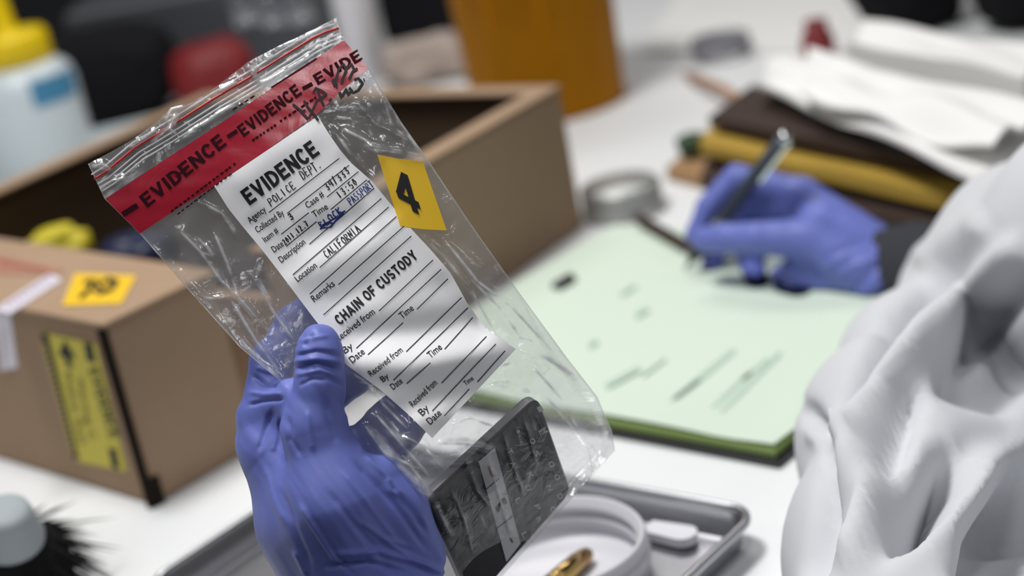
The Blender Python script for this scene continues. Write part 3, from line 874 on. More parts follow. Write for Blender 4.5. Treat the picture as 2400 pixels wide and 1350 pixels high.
LAB_L = [(502, 436), (536, 490), (572, 535), (613, 584), (650, 632), (686, 680), (737, 748), (767, 785), (809, 853), (892, 914), (960, 974), (1013, 1027)]
LAB_R = [(745, 272), (770, 312), (796, 350), (822, 381), (872, 425), (913, 475), (967, 540), (1012, 588), (1056, 640), (1096, 712), (1140, 772), (1209, 818)]


def along(pts, t):
    pts = np.array(pts, float); d = np.concatenate([[0], np.cumsum(np.linalg.norm(np.diff(pts, axis=0), axis=1))]); d /= d[-1]
    return np.stack([np.interp(t, d, pts[:, 0]), np.interp(t, d, pts[:, 1])], -1)


def poly_sd(P, poly):
    poly = np.array(poly, float); P = np.atleast_2d(P)
    d, _ = seg_dist(P, np.vstack([poly, poly[:1]]))
    ins = np.zeros(len(P), bool)
    for a, b in zip(poly, np.roll(poly, -1, 0)):
        c = ((a[1] > P[:, 1]) != (b[1] > P[:, 1])) & (P[:, 0] < (b[0] - a[0]) * (P[:, 1] - a[1]) / (b[1] - a[1] + 1e-12) + a[0])
        ins ^= c
    return np.where(ins, -d, d)


LABPOLY = LAB_L + LAB_R[::-1]
TAPE_T = [(247, 466), (380, 378), (520, 287), (660, 190), (806, 94)]
TAPE_B = [(328, 547), (420, 486), (500, 436), (622, 354), (740, 270), (805, 208), (863, 160)]
TAPEPOLY = TAPE_T + TAPE_B[::-1]
STKPOLY = [(884, 362), (991, 379), (1047, 540), (938, 530), (901, 438)]
EDGE_L = [(206, 384), (245, 466), (328, 548), (435, 672), (560, 812), (655, 892), (790, 1060), (900, 1220), (985, 1370), (1000, 1548)]
EDGE_R = [(791, 40), (806, 94), (863, 160), (940, 285), (1000, 370), (1100, 520), (1220, 690), (1330, 840), (1400, 930), (1434, 1010), (1441, 1056)]
EDGE_T = [(206, 384), (256, 358), (312, 326), (372, 282), (404, 250), (444, 243), (504, 205), (580, 146), (640, 114), (720, 76), (791, 40)]
ZF = [([(212, 392), (240, 385), (262, 398)], 10, -.003), ([(225, 455), (262, 425), (300, 415)], 9, -.003), ([(250, 470), (300, 430), (340, 395)], 8, -.002), ([(300, 350), (330, 330), (372, 300)], 8, -.002),
      ([(350, 345), (395, 300), (420, 262)], 9, -.003), ([(395, 300), (412, 312)], 8, -.003), ([(385, 290), (400, 258), (440, 248)], 8, -.002), ([(575, 155), (592, 158), (602, 170)], 9, -.003), ([(588, 168), (600, 182)], 7, -.003),
      ([(420, 330), (500, 275), (560, 240)], 7, -.0016), ([(600, 205), (680, 160), (740, 125)], 7, -.0016), ([(620, 140), (640, 130), (660, 140)], 8, -.002), ([(640, 120), (720, 85), (785, 50)], 7, -.0016), ([(510, 215), (560, 190)], 7, -.0018)]
WR = ZF + [  # folds of the film, raised towards the viewer (-) or away (+)
    ([(330, 560), (400, 620), (470, 690), (540, 790)], 9, -.0022), ([(420, 540), (470, 590), (520, 660), (600, 740)], 8, -.0018),
    ([(500, 540), (530, 610), (560, 700), (640, 790)], 8, -.0022), ([(460, 470), (520, 500), (560, 560)], 7, -.0014),
    ([(540, 700), (600, 800), (660, 880)], 8, -.0026), ([(590, 640), (640, 730), (690, 800)], 7, -.0018), ([(480, 570), (500, 600)], 9, -.0025),
    ([(560, 790), (610, 850), (655, 888)], 6, -.0026), ([(560, 690), (600, 660), (620, 600)], 7, -.0014), ([(430, 690), (500, 700), (560, 690)], 7, -.0012),
    ([(800, 300), (860, 330), (890, 362)], 8, -.0018), ([(850, 340), (930, 352), (1000, 372)], 8, -.0028), ([(830, 230), (880, 290), (960, 330)], 7, -.0014),
    ([(770, 300), (800, 330), (850, 400), (890, 430)], 7, -.0024), ([(900, 230), (920, 300)], 7, -.0012), ([(880, 200), (960, 320), (1010, 390)], 8, -.0016),
    ([(960, 540), (1040, 600), (1110, 690), (1160, 780)], 8, -.0024), ([(1040, 560), (1120, 660), (1200, 720), (1300, 830)], 8, -.0026),
    ([(1100, 650), (1170, 720), (1220, 790)], 8, -.0016), ([(1210, 820), (1280, 840), (1345, 880), (1380, 925)], 10, -.0034),
    ([(1140, 905), (1200, 905), (1240, 922)], 9, -.0030), ([(1130, 870), (1200, 850)], 8, -.0020), ([(1050, 1000), (1100, 980), (1160, 1000)], 8, -.0024),
    ([(1020, 1040), (1080, 1040), (1160, 1050)], 10, -.0034), ([(990, 1060), (1050, 1080), (1110, 1075)], 9, -.0030), ([(940, 1020), (1000, 1050), (1040, 1100)], 9, -.0028),
    ([(850, 990), (900, 1060), (960, 1120), (1000, 1165)], 10, -.0038), ([(880, 970), (940, 1040), (1010, 1120)], 8, -.0030), ([(860, 900), (900, 950), (960, 1010)], 7, -.0020),
    ([(900, 1060), (960, 1090), (1000, 1140)], 8, -.0026), ([(820, 870), (880, 910), (930, 960)], 7, -.0018), ([(830, 880), (900, 905)], 6, -.0014),
    ([(1280, 930), (1340, 1000), (1400, 1060)], 9, -.0022), ([(1330, 960), (1380, 1050), (1390, 1120)], 9, -.0022), ([(1250, 860), (1320, 940)], 9, -.0020),
    ([(1060, 1150), (1090, 1220), (1110, 1300)], 6, -.0012), ([(1180, 1010), (1200, 1080), (1230, 1160)], 6, -.0012), ([(1230, 980), (1260, 1090)], 6, -.0012),
    ([(1140, 1060), (1170, 1160), (1200, 1260)], 6, -.0010), ([(1090, 1080), (1120, 1150), (1150, 1190)], 6, -.0012), ([(1020, 1180), (1060, 1260)], 6, -.0010)]


def film_wr(P):
    k = np.clip(poly_sd(P, LABPOLY) / 22, 0, 1) * np.clip(poly_sd(P, TAPEPOLY) / 14, 0, 1) * np.clip(poly_sd(P, STKPOLY) / 14, 0, 1)
    low = np.clip((P[:, 0] * .54 + P[:, 1] * .84 - 620) / 500, 0, 1)
    fb = np.array([noise.ridged_multi_fractal(Vector((p[0] * .0085, p[1] * .0085, 1.3)), 1.0, 2.1, 4, .9, 2.0) for p in P])
    fine = np.array([noise.noise(Vector((p[0] * .03 + p[1] * .012, p[1] * .02, 4))) for p in P])
    return k * (creases(P, WR) - .0010 * (fb - 1.0) * (.55 + .2 * low) + .0005 * fine)


def at_depth(P, d): return [D(x, y, z) for (x, y), z in zip(P, d)]


def label_pt(off): return lambda x, y: D(x, y, float(soft_depth([(x, y)])[0]) - off)


BAG = thing('evidence_bag', D(880, 640, .80), 'clear zip bag with red EVIDENCE tape and white form label, held in the left hand', 'bag')
NU, NV = 190, 320
tv = np.linspace(0, 1, NV); Lc = along(EDGE_L, tv); Rc = along(EDGE_R, tv)
uu = np.linspace(0, 1, NU); Tc = along(EDGE_T, uu)
grid = Lc[:, None] * (1 - uu)[None, :, None] + Rc[:, None] * uu[None, :, None]
dT = Tc - grid[0]
grid = grid + dT[None] * np.clip(1 - tv / .09, 0, 1)[:, None, None]
GP = grid.reshape(-1, 2); sd_ = soft_depth(GP); wr_ = film_wr(GP)
edge = np.minimum(uu, 1 - uu)[None, :] * np.ones((NV, 1))
edgef = np.clip(edge / .06, 0, 1).reshape(-1) ** .5
vv = np.repeat(tv, NU)
front = sd_ + wr_ * (.35 + .65 * edgef) - .0003 * np.sin(vv * 3)
thick = (.0006 + .0022 * np.clip((vv - .12) / .2, 0, 1) + .0120 * np.clip((vv - .62) / .12, 0, 1)) * edgef * np.clip((1 - vv) / .03, 0, 1)
wrb = np.array([noise.ridged_multi_fractal(Vector((p[0] * .006 + 9, p[1] * .007, 7.7)), 1.0, 2.1, 3, .9, 2.0) for p in GP])
back = np.maximum(sd_ + .0003 + thick + .0009 * wrb * edgef * np.clip((vv - .1) / .1, 0, 1), front + .00025)
vs = at_depth(GP, front) + at_depth(GP, back)
fs = []; NN = NU * NV
for j in range(NV - 1):
    for i in range(NU - 1):
        k = j * NU + i; fs.append((k, k + NU, k + NU + 1, k + 1)); fs.append((NN + k, NN + k + 1, NN + k + NU + 1, NN + k + NU))
for j in range(NV - 1):
    for c in (0, NU - 1):
        k = j * NU + c; fs.append((k, k + NU, NN + k + NU, NN + k))
for i in range(NU - 1):
    k = (NV - 1) * NU + i; fs.append((k, k + 1, NN + k + 1, NN + k))
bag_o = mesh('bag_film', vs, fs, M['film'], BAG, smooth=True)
GLINT_LINES = [([(a[0], a[1]) for a in p], w_ * .42, 1.0) for p, w_, h_ in WR] + [([(x, y) for x, y in p], 3.0, .7) for p in (
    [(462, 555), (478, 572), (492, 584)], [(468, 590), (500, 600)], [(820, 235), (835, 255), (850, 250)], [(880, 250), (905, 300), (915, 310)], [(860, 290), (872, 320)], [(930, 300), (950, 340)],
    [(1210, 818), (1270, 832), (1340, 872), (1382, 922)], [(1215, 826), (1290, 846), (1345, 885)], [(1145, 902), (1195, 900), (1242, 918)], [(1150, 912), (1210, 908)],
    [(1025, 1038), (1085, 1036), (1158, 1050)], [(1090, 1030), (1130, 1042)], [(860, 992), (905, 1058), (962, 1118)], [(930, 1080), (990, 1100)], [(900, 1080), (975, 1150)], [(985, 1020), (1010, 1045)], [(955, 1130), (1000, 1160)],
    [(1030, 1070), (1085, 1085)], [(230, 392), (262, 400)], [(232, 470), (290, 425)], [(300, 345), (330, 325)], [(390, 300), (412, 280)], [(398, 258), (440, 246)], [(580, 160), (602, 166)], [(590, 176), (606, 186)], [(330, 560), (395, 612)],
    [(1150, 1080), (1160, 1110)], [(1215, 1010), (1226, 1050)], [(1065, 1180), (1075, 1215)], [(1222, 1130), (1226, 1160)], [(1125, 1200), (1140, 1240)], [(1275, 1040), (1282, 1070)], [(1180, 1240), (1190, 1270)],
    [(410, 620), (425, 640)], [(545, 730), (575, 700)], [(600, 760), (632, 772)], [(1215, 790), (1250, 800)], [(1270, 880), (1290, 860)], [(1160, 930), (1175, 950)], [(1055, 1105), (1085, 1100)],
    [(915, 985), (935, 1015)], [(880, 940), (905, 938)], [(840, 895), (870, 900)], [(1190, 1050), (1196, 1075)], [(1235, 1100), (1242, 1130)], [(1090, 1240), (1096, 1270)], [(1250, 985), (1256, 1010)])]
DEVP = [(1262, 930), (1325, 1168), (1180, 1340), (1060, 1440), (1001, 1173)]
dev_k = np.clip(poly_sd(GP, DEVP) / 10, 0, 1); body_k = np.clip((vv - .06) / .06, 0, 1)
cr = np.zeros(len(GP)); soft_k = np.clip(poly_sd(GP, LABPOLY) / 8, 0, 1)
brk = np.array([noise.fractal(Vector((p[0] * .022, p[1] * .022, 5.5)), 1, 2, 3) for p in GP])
for q in GLINT_LINES: cr = np.maximum(cr, creases(GP, [q]))  # glints painted as white haze along folds and short strokes
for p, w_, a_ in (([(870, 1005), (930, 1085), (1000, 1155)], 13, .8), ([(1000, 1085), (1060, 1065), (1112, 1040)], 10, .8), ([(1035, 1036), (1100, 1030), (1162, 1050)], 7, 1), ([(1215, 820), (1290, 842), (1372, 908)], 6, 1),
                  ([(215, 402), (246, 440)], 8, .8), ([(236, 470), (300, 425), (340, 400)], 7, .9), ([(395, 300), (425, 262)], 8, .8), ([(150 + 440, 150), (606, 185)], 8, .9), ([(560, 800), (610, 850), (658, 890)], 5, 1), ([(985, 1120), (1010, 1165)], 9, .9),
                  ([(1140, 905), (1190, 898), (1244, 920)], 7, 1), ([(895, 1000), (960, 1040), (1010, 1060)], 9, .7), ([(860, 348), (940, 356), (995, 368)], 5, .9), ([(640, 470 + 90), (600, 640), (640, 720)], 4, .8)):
    cr = np.maximum(cr, creases(GP, [(p, w_, a_)]))  # broader white patches painted in as glints
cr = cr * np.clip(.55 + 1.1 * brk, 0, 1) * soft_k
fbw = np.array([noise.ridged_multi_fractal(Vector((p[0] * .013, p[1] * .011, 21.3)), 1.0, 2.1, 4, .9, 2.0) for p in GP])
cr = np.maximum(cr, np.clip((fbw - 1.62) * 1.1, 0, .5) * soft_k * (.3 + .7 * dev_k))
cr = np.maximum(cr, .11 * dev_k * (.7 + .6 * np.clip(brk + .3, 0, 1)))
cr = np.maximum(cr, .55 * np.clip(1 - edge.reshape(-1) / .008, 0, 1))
at_ = bag_o.data.attributes.new('crease_glint', 'FLOAT', 'POINT')
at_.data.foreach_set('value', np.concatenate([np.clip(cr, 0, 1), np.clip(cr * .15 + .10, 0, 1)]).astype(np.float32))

# zip closure: red line and clear ribs
ZIP = [(221, 420), (250, 402), (276, 380), (318, 345), (360, 320), (404, 293), (500, 232), (596, 175), (664, 132), (732, 90), (764, 75), (794, 66)]


def strip_line(name, pts, wd, off, m, hgt=.0006):
    q = along(pts, np.linspace(0, 1, 90)); P3 = []
    for x, y in q: P3.append(D(x, y, float(soft_depth([(x, y)])[0]) - off))
    return MB().tube(P3, wd, 8).build(name, m, BAG)


strip_line('zip_line', ZIP, .00062, .0006, M['redzip'])
zo = np.array((.54, .84))
for k, s in ((0, -13), (1, 14), (2, 24), (3, 33)):
    strip_line('zip_rib', [np.array(p) + zo * s for p in ZIP], (.00034, .00034, .00030, .00034)[k + (0 if k < 1 else 0)], .0004, M['zipfilm'])


def strip_mesh(top, bot, nu, nv, off, wob=0.0):
    a = along(top, np.linspace(0, 1, nu)); b = along(bot, np.linspace(0, 1, nu)); P = []
    for j in range(nv): P += list(a * (1 - j / (nv - 1)) + b * (j / (nv - 1)))
    P = np.array(P); d = soft_depth(P) - off
    if wob: d = d + np.array([wob * noise.noise(Vector((p[0] * .012, p[1] * .03, 2))) for p in P])
    f = []
    for j in range(nv - 1):
        for i in range(nu - 1):
            k = j * nu + i; f.append((k, k + nu, k + nu + 1, k + 1))
    return at_depth(P, d), f


mb = MB(); v, f = strip_mesh(TAPE_T, TAPE_B, 90, 14, .00055, .0003); mb.add(v, f, 0, True)
pg = Page(mb, label_pt(.00095))
pg.block('EVIDENCE', (345, 487), (533, 338), 33, 1)
pg.block('EVIDENCE', (571, 321), (709, 219), 29, 1)
pg.block('EVIDE', (745, 199), (851, 138), 26, 1)
pg.line((287, 503), (322, 481), 13, 1); pg.line((533, 321), (556, 306), 9, 1); pg.line((709, 208), (732, 196), 9, 1)
def broken(a, b, n, wd):
    a = np.array(a, float); b = np.array(b, float)
    for k in range(n):
        t0 = (k + random.uniform(0, .15)) / n; t1 = (k + random.uniform(.55, .9)) / n
        pg.line(a + (b - a) * t0, a + (b - a) * t1, wd, 1)


broken((400, 497), (555, 380), 16, 5); broken((590, 330), (650, 290), 7, 5); broken((655, 285), (745, 225), 9, 5); broken((410, 415), (440, 394), 3, 4)
broken((545, 258), (600, 222), 4, 4); broken((620, 215), (815, 90), 1, 3); broken((415, 503), (545, 405), 13, 3)
mb.build('evidence_tape', [M['redtape'], M['tape_ink']], BAG)

# form label
mb = MB(); nl, nr = 70, 26
a = along(LAB_L, np.linspace(0, 1, nl)); b = along(LAB_R, np.linspace(0, 1, nl)); P = []
for j in range(nl):
    for i in range(nr): P.append(a[j] * (1 - i / (nr - 1)) + b[j] * (i / (nr - 1)))
P = np.array(P); f = []
for j in range(nl - 1):
    for i in range(nr - 1):
        k = j * nr + i; f.append((k, k + nr, k + nr + 1, k + 1))
mb.add(at_depth(P, soft_depth(P) - .0007), f, 0, True)
pg = Page(mb, label_pt(.0010))
pg.block('EVIDENCE', (585, 481), (751, 359), 39, 1, .2)
for t, p, q, h in (('Agency', (586, 524), (625, 494), 16), ('Collected By', (604, 546), (667, 502), 16), ('Case #', (722, 489), (761, 458), 16), ('Item #', (622, 568), (654, 543), 15),
                   ('Time', (737, 510), (770, 488), 16), ('Date', (643, 592), (666, 575), 16), ('Description', (660, 616), (717, 570), 16), ('Location', (698, 661), (744, 625), 16),
                   ('Remarks', (737, 708), (786, 668), 17), ('Received from', (793, 801), (880, 734), 17), ('By', (809, 829), (829, 814), 17), ('Date', (826, 851), (856, 827), 17),
                   ('Time', (943, 748), (971, 725), 17), ('Received from', (870, 883), (945, 823), 16), ('By', (898, 896), (913, 884), 15), ('Date', (922, 914), (945, 896), 16),
                   ('Time', (1009, 840), (1037, 816), 17), ('Received from', (968, 954), (1026, 899), 16), ('By', (990, 975), (1007, 958), 18), ('Date', (1009, 996), (1036, 970), 18), ('Time', (1092, 904), (1111, 889), 12)):
    pg.text(t, p, q, h, 1, .006)
pg.block('CHAIN OF CUSTODY', (797, 763), (981, 603), 25, 1, .19)
for p, q in (((630, 498), (795, 371)), ((673, 500), (818, 387)), ((766, 462), (840, 402)), ((659, 549), (724, 498)), ((775, 491), (860, 421)), ((671, 577), (742, 519)), ((725, 572), (877, 441)),
             ((686, 644), (894, 465)), ((749, 627), (911, 485)), ((726, 689), (929, 507)), ((793, 667), (947, 530)), ((758, 738), (964, 553)), ((888, 729), (1015, 609)), ((835, 816), (1034, 631)),
             ((862, 831), (945, 756)), ((977, 725), (1050, 653)), ((952, 824), (1082, 697)), ((922, 891), (1097, 721)), ((953, 899), (1009, 850)), ((1042, 818), (1108, 744)), ((1035, 898), (1140, 788)),
             ((1013, 963), (1162, 806)), ((1041, 975), (1100, 911)), ((1119, 895), (1184, 822))):
    pg.line(p, q, 2.0, 1)
pg.hand('POLICE', (636, 484), (697, 438), 19, 2.4, 1); pg.hand('DEPT.', (711, 421), (757, 390), 22, 2.4, 1)
pg.hand('34/333', (768, 447), (823, 402), 17, 3.0, 1); pg.hand('13:50', (797, 465), (842, 429), 17, 2.8, 1); pg.hand('3', (681, 517), (693, 508), 15, 3.4, 1)
pg.hand('2011.12.7', (668, 574), (726, 527), 14, 2.8, 1); pg.hand('CALIFORNIA', (766, 605), (848, 539), 19, 2.6, 1)
pg.hand('PASSPORT', (823, 481), (880, 436), 19, 2.2, 2)
pg.hand('BLOCK', (755, 536), (806, 496), 17, 3.2, 2)
pg.stroke([(752, 536), (768, 522), (782, 523), (800, 500), (809, 494)], 4, 2); pg.stroke([(752, 534), (775, 533), (795, 508), (806, 500)], 3, 2); pg.stroke([(750, 538), (758, 526), (774, 518), (790, 508)], 3, 1)
mb.build('evidence_label', [M['paper'], M['ink'], M['blueink']], BAG)

# yellow number sticker
mb = MB(); v, f = strip_mesh([(884, 362), (935, 372), (991, 379)], [(938, 530), (990, 537), (1047, 540)], 20, 20, .0008); mb.add(v, f, 0, True)
pg = Page(mb, label_pt(.0012))
pg.block('4', (938, 480), (989, 506), 96, 1, .18, upv=(-.28, -.96))
mb.build('number_sticker', [M['yellow'], M['ink']], BAG)
# marker signature across the tape
mb = MB(); pg = Page(mb, label_pt(.0014))
for st, wd in (([(686, 244), (704, 258), (716, 272), (722, 278)], 4.5), ([(712, 236), (724, 254), (736, 268), (746, 282)], 4.5), ([(724, 276), (738, 246), (744, 232)], 4), ([(704, 262), (716, 258)], 4),
               ([(742, 206), (752, 232), (758, 246)], 4.5), ([(734, 218), (740, 206), (752, 212), (765, 220), (754, 230), (744, 234)], 4.5), ([(772, 232), (777, 236)], 6),
               ([(782, 184), (790, 205), (786, 190), (794, 162), (806, 150), (812, 166), (800, 190)], 4.5), ([(800, 196), (812, 160), (824, 150), (830, 162), (818, 186), (826, 168), (838, 160)], 4.5), ([(778, 186), (784, 202)], 3.5),
               ([(796, 216), (800, 230), (808, 216), (812, 208), (816, 224), (824, 212), (818, 206), (828, 218), (840, 212), (850, 196), (840, 184), (830, 188)], 6), ([(852, 184), (855, 192)], 2.5)):
    pg.stroke(st, wd * 1.25, 0)
mb.build('marker_writing', M['ink'], BAG)

# ------------------------------------------------------------------ the black device inside the bag
dA, dB, dD = (1262, 930, .8052), (1325, 1168, .8537), (1001, 1173, .7772)
pA, pB, pD = D(*dA), D(*dB), D(*dD)
ax = (pD - pA); ay = (pB - pA); LX, LY = ax.length, ay.length; ax.normalize(); ay = (ay - ax * ay.dot(ax)).normalized()
nz = ax.cross(ay); nz = nz if nz.dot(Vector(FW)) > 0 else -nz      # away from the viewer
DV = thing('electronic_device', pA + ax * LX / 2 + ay * LY / 2, 'black rounded electronic device with silver sticker and pale key marks inside the bag', 'device')


def rrect(z, ins, rad, n=7):
    pts = []
    for cx, cy, a0 in ((rad, rad, 180), (LX - rad, rad, 270), (LX - rad, LY - rad, 0), (rad, LY - rad, 90)):
        for k in range(n + 1):
            q = math.radians(a0 + 90 * k / n)
            x = cx + (rad - ins) * math.cos(q); y = cy + (rad - ins) * math.sin(q)
            pts.append(pA + ax * x + ay * (y * (1 + .13 * x / LX)) + nz * z)
    return pts


mb = MB(); rg = [rrect(0, .0012, .006), rrect(.0005, .0003, .006), rrect(.0014, 0, .006), rrect(.0056, 0, .006), rrect(.0066, .001, .006)]
n = len(rg[0]); f = []
for j in range(4):
    for i in range(n): f.append((j * n + i, (j + 1) * n + i, (j + 1) * n + (i + 1) % n, j * n + (i + 1) % n))
mb.add(sum(rg[:3], []), f[:2 * n], 0, True); mb.add(sum(rg[2:], []), [tuple(i for i in q) for q in f[:2 * n]], 1, True)
mb.add(rg[0], [tuple(range(n))], 0); mb.add(rg[-1], [tuple(range(n))[::-1]], 0)


def dev(off):
    def fn(x, y):
        d = Vector(ray(x, y)); o = Vector(CAM); p = pA - nz * off
        return o + d * ((p - o).dot(nz) / d.dot(nz))
    return fn


pg = Page(mb, dev(.0002))
marks = [('O', 1240, 1030), ('L', 1222, 1250), ('C', 1288, 1190), ('O', 1285, 1085), ('O', 1298, 1115), ('L', 1207, 1170), ('S', 1250, 1060), ('E', 1262, 1010), ('K', 1235, 1110), ('P', 1252, 1185), ('R', 1255, 1215), ('D', 1305, 1160), ('N', 1280, 1140), ('U', 1230, 1140), ('M', 1268, 1005), ('I', 1258, 955), ('A', 1195, 1085), ('T', 1188, 1055)]
for ch, x, y in marks: pg.text(ch, (x, y), (x + 6, y + 12), 12, 2, .015)
for x0, y0, x1, y1, n_ in ((1208, 1003, 1220, 1045, 6), (1021, 1178, 1048, 1252, 11), (1205, 1115, 1215, 1140, 4)):
    for k in range(n_):
        t = k / n_; x = x0 + (x1 - x0) * t; y = y0 + (y1 - y0) * t
        pg.text('OIHKNEMCDUV'[k % 11], (x, y), (x + 2.4, y + 5.4), 8, 2, .0)
mb.build('device_body', [M['device'], M['device_side'], M['key_marks']], DV)
mb = MB(); pg = Page(mb, dev(.0004)); pg.poly([(1122, 1082), (1160, 1049), (1220, 1274), (1187, 1317)], 0)
pg = Page(mb, dev(.0007))
pg.line((1135, 1151), (1170, 1122), 1.5, 3); pg.line((1163, 1240), (1202, 1210), 1.5, 3)
pg.stroke([(1147, 1094), (1151, 1106), (1155, 1118), (1160, 1114)], 5, 1); pg.stroke([(1165, 1195), (1172, 1180), (1168, 1200), (1163, 1188)], 5, 3); pg.stroke([(1182, 1168), (1187, 1178), (1180, 1184), (1178, 1170)], 5, 3); pg.stroke([(1197, 1262), (1202, 1272)], 4, 2)
mb.build('sticker', [M['grey_sticker'], M['redmark'], M['greenmark'], M['ink']], DV)
# ==================================================================
# the person: gloves, coat and knitted cuff
# ==================================================================
PERSON = thing('person', D(2600, 1700, .75), 'person in white lab coat and blue gloves, holding the bag and writing', 'person')


def limb_body(name, caps, fingers, h, kb, kf, m, folds=(), grain=None, parent=None, it=2, clamp=None, fold_gain=1.0):
    """caps: trunk of the shape; fingers: list of chains kept apart from each other"""
    allc = caps + [c for ch in fingers for c in ch]
    pts = np.array([list(c[i]) for c in allc for i in (0, 1)]); rm = max(max(c[2], c[3]) for c in allc)
    lo = pts.min(0) - rm - .006; hi = pts.max(0) + rm + .006

    def fn(P):
        d = None
        for a, b, ra, rb in caps:
            q = cap_d(P, a, b, ra, rb); d = q if d is None else smin(d, q, kb)
        for ch in fingers:
            fd = None
            for a, b, ra, rb in ch:
                q = cap_d(P, a, b, ra, rb); fd = q if fd is None else smin(fd, q, .003)
            d = smin(d, fd, kf)
        return d
    V, Fc = surface_nets(fn, lo, hi, h)
    V = relax(V, Fc, it); N = vnormals(V, Fc)
    im = toimg(V)
    disp = np.zeros(len(V))
    if folds: disp += fold_gain * creases(im[:, :2], folds)
    if grain: disp += grain(V, im)
    V = V + N * disp[:, None]
    if clamp is not None: V = clamp(V)
    o = mesh(name, V, Fc, m, parent, smooth=True)
    return o


def chain(*p):
    """(x, y, depth, radius in mm) joints to tapered segments"""
    q = [(np.array(D(a[0], a[1], a[2])), a[3] / 1000) for a in p]
    return [(q[i][0], q[i + 1][0], q[i][1], q[i + 1][1]) for i in range(len(q) - 1)]


# left hand, pinching the bag
Lcaps = chain((735, 1010, .774, 13.5), (792, 1180, .774, 22), (870, 1400, .792, 27)) + \
    chain((608, 985, .806, 9), (626, 1030, .806, 12), (700, 1230, .800, 18), (830, 1450, .800, 27)) + \
    chain((905, 1110, .776, 8), (930, 1190, .780, 13), (975, 1300, .792, 14)) + \
    chain((660, 1060, .800, 17), (770, 1210, .792, 27), (880, 1420, .798, 28)) + \
    chain((870, 1400, .794, 28), (1010, 1620, .778, 30), (1120, 1800, .745, 32)) + \
    chain((690, 935, .788, 10), (632, 945, .800, 9))
Lfing = [chain((735, 1010, .774, 13.5), (748, 905, .7735, 11.2), (750, 835, .7745, 10.6), (748, 808, .776, 9.6)),
         chain((618, 965, .806, 11), (640, 850, .812, 10.5), (690, 770, .822, 10), (770, 690, .824, 9)),
         chain((690, 1060, .812, 12), (738, 952, .820, 10), (828, 882, .815, 8.8), (928, 795, .820, 8.2)),
         chain((775, 1130, .812, 12), (836, 1056, .816, 10), (908, 984, .808, 9), (1001, 893, .814, 8.3)),
         chain((830, 1180, .808, 11), (886, 1092, .813, 9), (942, 1015, .806, 8), (1015, 940, .812, 7.4))]
GL_F = [([(700, 800), (735, 792), (770, 788)], 5.6, .0006), ([(690, 835), (740, 822), (800, 832)], 4.8, -.0011), ([(688, 848), (745, 840), (802, 850)], 4.8, .0008), ([(690, 865), (740, 852), (800, 868)], 4.0, -.0010),
        ([(690, 880), (750, 868), (804, 886)], 4.8, .0007), ([(760, 880), (806, 905)], 4.0, -.0009), ([(700, 905), (730, 888), (770, 890)], 4.0, -.0006), ([(712, 812), (724, 795), (734, 782)], 4.0, -.0007),
        ([(590, 880), (620, 900), (650, 905)], 5.6, -.0012), ([(585, 920), (620, 925), (660, 922)], 5.6, .0010), ([(580, 950), (620, 940), (665, 935)], 4.8, -.0010), ([(600, 860), (640, 875)], 4.8, .0008),
        ([(640, 960), (620, 1010), (605, 1060)], 6.4, -.0010), ([(655, 970), (645, 1030), (640, 1060)], 5.6, .0008), ([(675, 975), (680, 1030), (705, 1070)], 6.4, -.0008),
        ([(720, 960), (725, 1010), (735, 1060)], 6.4, .0007), ([(760, 940), (775, 1000), (790, 1040)], 7.2, -.0006), ([(800, 960), (830, 1020), (850, 1070)], 6.4, .0007),
        ([(830, 1080), (880, 1130), (930, 1190), (1000, 1290)], 7.2, -.0011), ([(850, 1070), (900, 1110), (950, 1170)], 6.4, .0010), ([(800, 1100), (860, 1180), (930, 1270)], 7.2, .0009),
        ([(770, 1150), (830, 1230), (900, 1310)], 8.0, -.0010), ([(700, 1180), (740, 1240), (800, 1330)], 7.2, .0009), ([(660, 1150), (690, 1240), (730, 1330)], 7.2, -.0008),
        ([(720, 1200), (770, 1280), (830, 1350)], 6.4, -.0007), ([(880, 1250), (950, 1300), (1010, 1330)], 7.2, .0012), ([(780, 1300), (880, 1290), (980, 1320), (1060, 1350)], 7.2, .0014),
        ([(760, 1330), (860, 1315), (960, 1345)], 6.4, -.0014), ([(620, 1090), (640, 1160), (670, 1230)], 7.2, .0007), ([(930, 1160), (970, 1200), (1000, 1250)], 6.4, -.0009),
        ([(905, 1120), (915, 1150), (935, 1165)], 5.6, .0009), ([(690, 1290), (720, 1350)], 7.2, .0009), ([(840, 1220), (900, 1260), (960, 1280)], 5.6, .0007)]


def glove_grain(sc, amp, dirx=(.55, .83)):
    def g(V, im):
        u = im[:, 0] * dirx[0] + im[:, 1] * dirx[1]; v = -im[:, 0] * dirx[1] + im[:, 1] * dirx[0]
        return np.array([amp * noise.fractal(Vector((a * .006 * sc, b * .03 * sc, c * 30)), 1, 2, 2) for a, b, c in zip(u, v, im[:, 2])])
    return g


limb_body('glove', Lcaps, Lfing, .0009, .010, .006, M['glove'], GL_F, glove_grain(1.0, .0006), PERSON, fold_gain=1.25)

def on_table(V):
    V = V.copy(); m = (V[:, 1] > .685) & (V[:, 0] < 1.36)
    low = np.where(V[:, 1] > .93, TABLE + .0135, TABLE + .001)
    V[m, 2] = np.maximum(V[m, 2], low[m]); return V


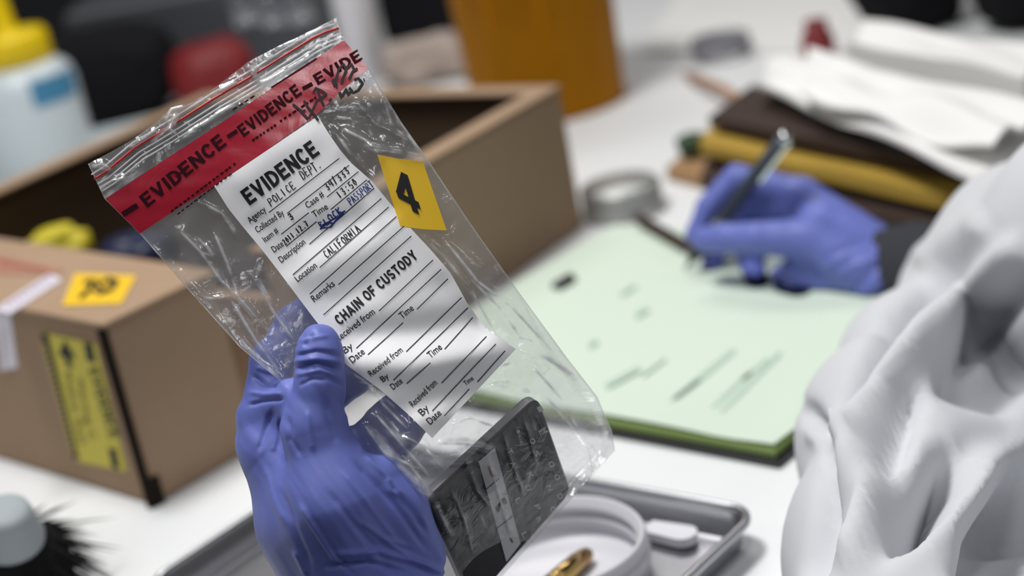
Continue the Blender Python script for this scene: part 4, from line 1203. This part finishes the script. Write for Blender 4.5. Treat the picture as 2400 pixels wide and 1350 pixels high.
# right hand, writing
Rcaps = chain((2300, 690, 1.24, 32), (2090, 648, 1.298, 27), (1930, 545, 1.328, 24)) + chain((2060, 592, 1.312, 20), (1880, 454, 1.352, 13)) + \
    chain((2060, 620, 1.318, 20), (1850, 475, 1.362, 13)) + chain((2060, 690, 1.298, 20), (1885, 640, 1.322, 19)) + chain((2040, 640, 1.287, 22), (1900, 560, 1.300, 17))
Rfing = [chain((1905, 560, 1.300, 17), (1775, 558, 1.308, 12.5), (1700, 558, 1.325, 11.5), (1655, 562, 1.338, 11)),
         chain((1880, 454, 1.352, 13), (1726, 418, 1.372, 11), (1660, 486, 1.378, 9.8), (1630, 550, 1.380, 8.6)),
         chain((1850, 475, 1.362, 13), (1716, 462, 1.398, 11), (1676, 560, 1.396, 9.8), (1668, 640, 1.388, 8.8)),
         chain((1865, 540, 1.374, 15), (1748, 505, 1.404, 13.5), (1760, 620, 1.380, 10.5), (1780, 694, 1.336, 8.8)),
         chain((1905, 640, 1.338, 12), (1835, 650, 1.345, 9.6), (1848, 705, 1.318, 9), (1876, 722, 1.308, 8.8))]
GR_F = [([(1960, 650), (2010, 620), (2060, 600)], 9, .0012), ([(1990, 690), (2030, 650), (2075, 610)], 9, -.0014), ([(2000, 710), (2050, 670), (2090, 640)], 9, .0012),
        ([(1950, 600), (2010, 570), (2050, 560)], 10, -.0010), ([(1920, 640), (1990, 590)], 10, .0010)]
limb_body('glove', Rcaps, Rfing, .0018, .010, .004, M['glove'], GR_F, glove_grain(.8, .0006), PERSON, clamp=on_table, fold_gain=1.4)

# knitted cuff and coat
Sw = chain((2086, 630, 1.300, 31), (2150, 640, 1.285, 37), (2290, 680, 1.24, 42))
limb_body('sweater_cuff', Sw, [], .0035, .01, .01, M['sweater'], (), lambda V, im: .0012 * np.sin(im[:, 0] * .28 + im[:, 1] * .1), PERSON, clamp=on_table)
CO = chain((2268, 690, 1.235, 40), (2420, 605, 1.13, 58), (2660, 580, 1.00, 80)) + chain((2262, 700, 1.235, 40), (2150, 860, 1.10, 43), (2130, 1030, .985, 57), (2120, 1300, .87, 54), (2140, 1560, .78, 58)) + \
    chain((2350, 800, 1.14, 40), (2560, 930, 1.08, 60), (2500, 1300, 1.0, 66), (2480, 1700, .86, 80)) + chain((2500, 985, .985, 16), (2330, 1070, .965, 20), (2235, 1200, .935, 22), (2080, 1350, .87, 24)) + \
    chain((2660, 580, 1.00, 80), (3100, 700, .90, 110), (3300, 1500, .72, 140), (3300, 2300, .62, 140)) + \
    chain((1085, 1745, .755, 37), (1500, 2350, .66, 48), (2300, 2500, .66, 62), (3300, 1500, .68, 95))
COF = [([(2320, 510), (2240, 560), (2150, 640)], 42, .008), ([(2250, 640), (2115, 740), (2040, 880), (1990, 1000)], 30, -.022), ([(2320, 690), (2150, 810), (2060, 930), (2010, 1050), (1990, 1200)], 36, .020),
       ([(2200, 850), (2290, 890), (2420, 930)], 50, -.020), ([(2270, 1050), (2180, 1160), (2080, 1270)], 44, -.042), ([(2450, 1010), (2320, 1085), (2230, 1210), (2100, 1330)], 30, .006),
       ([(2450, 1150), (2350, 1260), (2310, 1390)], 60, -.045), ([(1880, 945), (1935, 1015), (1980, 1110)], 18, -.014), ([(1900, 1000), (1950, 1040), (2010, 1080)], 22, .012),
       ([(2070, 1060), (2040, 1200), (1990, 1350)], 30, .014), ([(1960, 1090), (1940, 1220), (1900, 1360)], 24, -.013), ([(2400, 560), (2300, 660), (2200, 790)], 30, .010), ([(2420, 640), (2320, 760), (2260, 840)], 30, -.014),
       ([(2140, 900), (2110, 1010), (2060, 1150)], 26, -.012)]
limb_body('lab_coat', CO, [], .005, .034, .02, M['coat'], COF, None, PERSON, it=3, clamp=on_table)

# pen
pt_ = W(1603, 634, .0128); pe_ = D(1846, 312, 1.310)
pd = (pe_ - pt_).normalized(); PLN = (pe_ - pt_).length
TPE = thing('pen', pt_, 'dark pen with silver clip held in the writing glove', 'pen')
MB().lathe([(0, 0), (.0004, 0), (.0012, .005), (.0016, .006), (.0048, .018), (.0054, .024), (.0054, .058), (0, .058)], 24, pt_, pd).build('pen_tip', M['black'], TPE)
MB().lathe([(0, .0575), (.0056, .0575), (.0060, .062), (.0060, PLN - .008), (.0050, PLN - .007), (0, PLN - .007)], 24, pt_, pd).build('barrel', M['gunmetal'], TPE)
MB().lathe([(.0048, PLN - .0075), (.0052, PLN - .006), (.0050, PLN - .002), (.003, PLN), (0, PLN)], 24, pt_, pd).build('cap_end', M['chrome'], TPE)
tc_ = (Vector(-FW) - pd * Vector(-FW).dot(pd)).normalized(); sd2 = pd.cross(tc_)
cpd = (tc_ + sd2 * .9).normalized(); cb = pt_ + pd * (PLN - .045) + cpd * .0068
MB().box(cb - sd2 * .0014, sd2 * .0028, pd * .042, cpd * .0012, 0, .0004).box(pt_ + pd * (PLN - .006) - sd2 * .0014 + cpd * .004, sd2 * .0028, pd * .003, cpd * .004, 0).build('pocket_clip', M['chrome'], TPE)
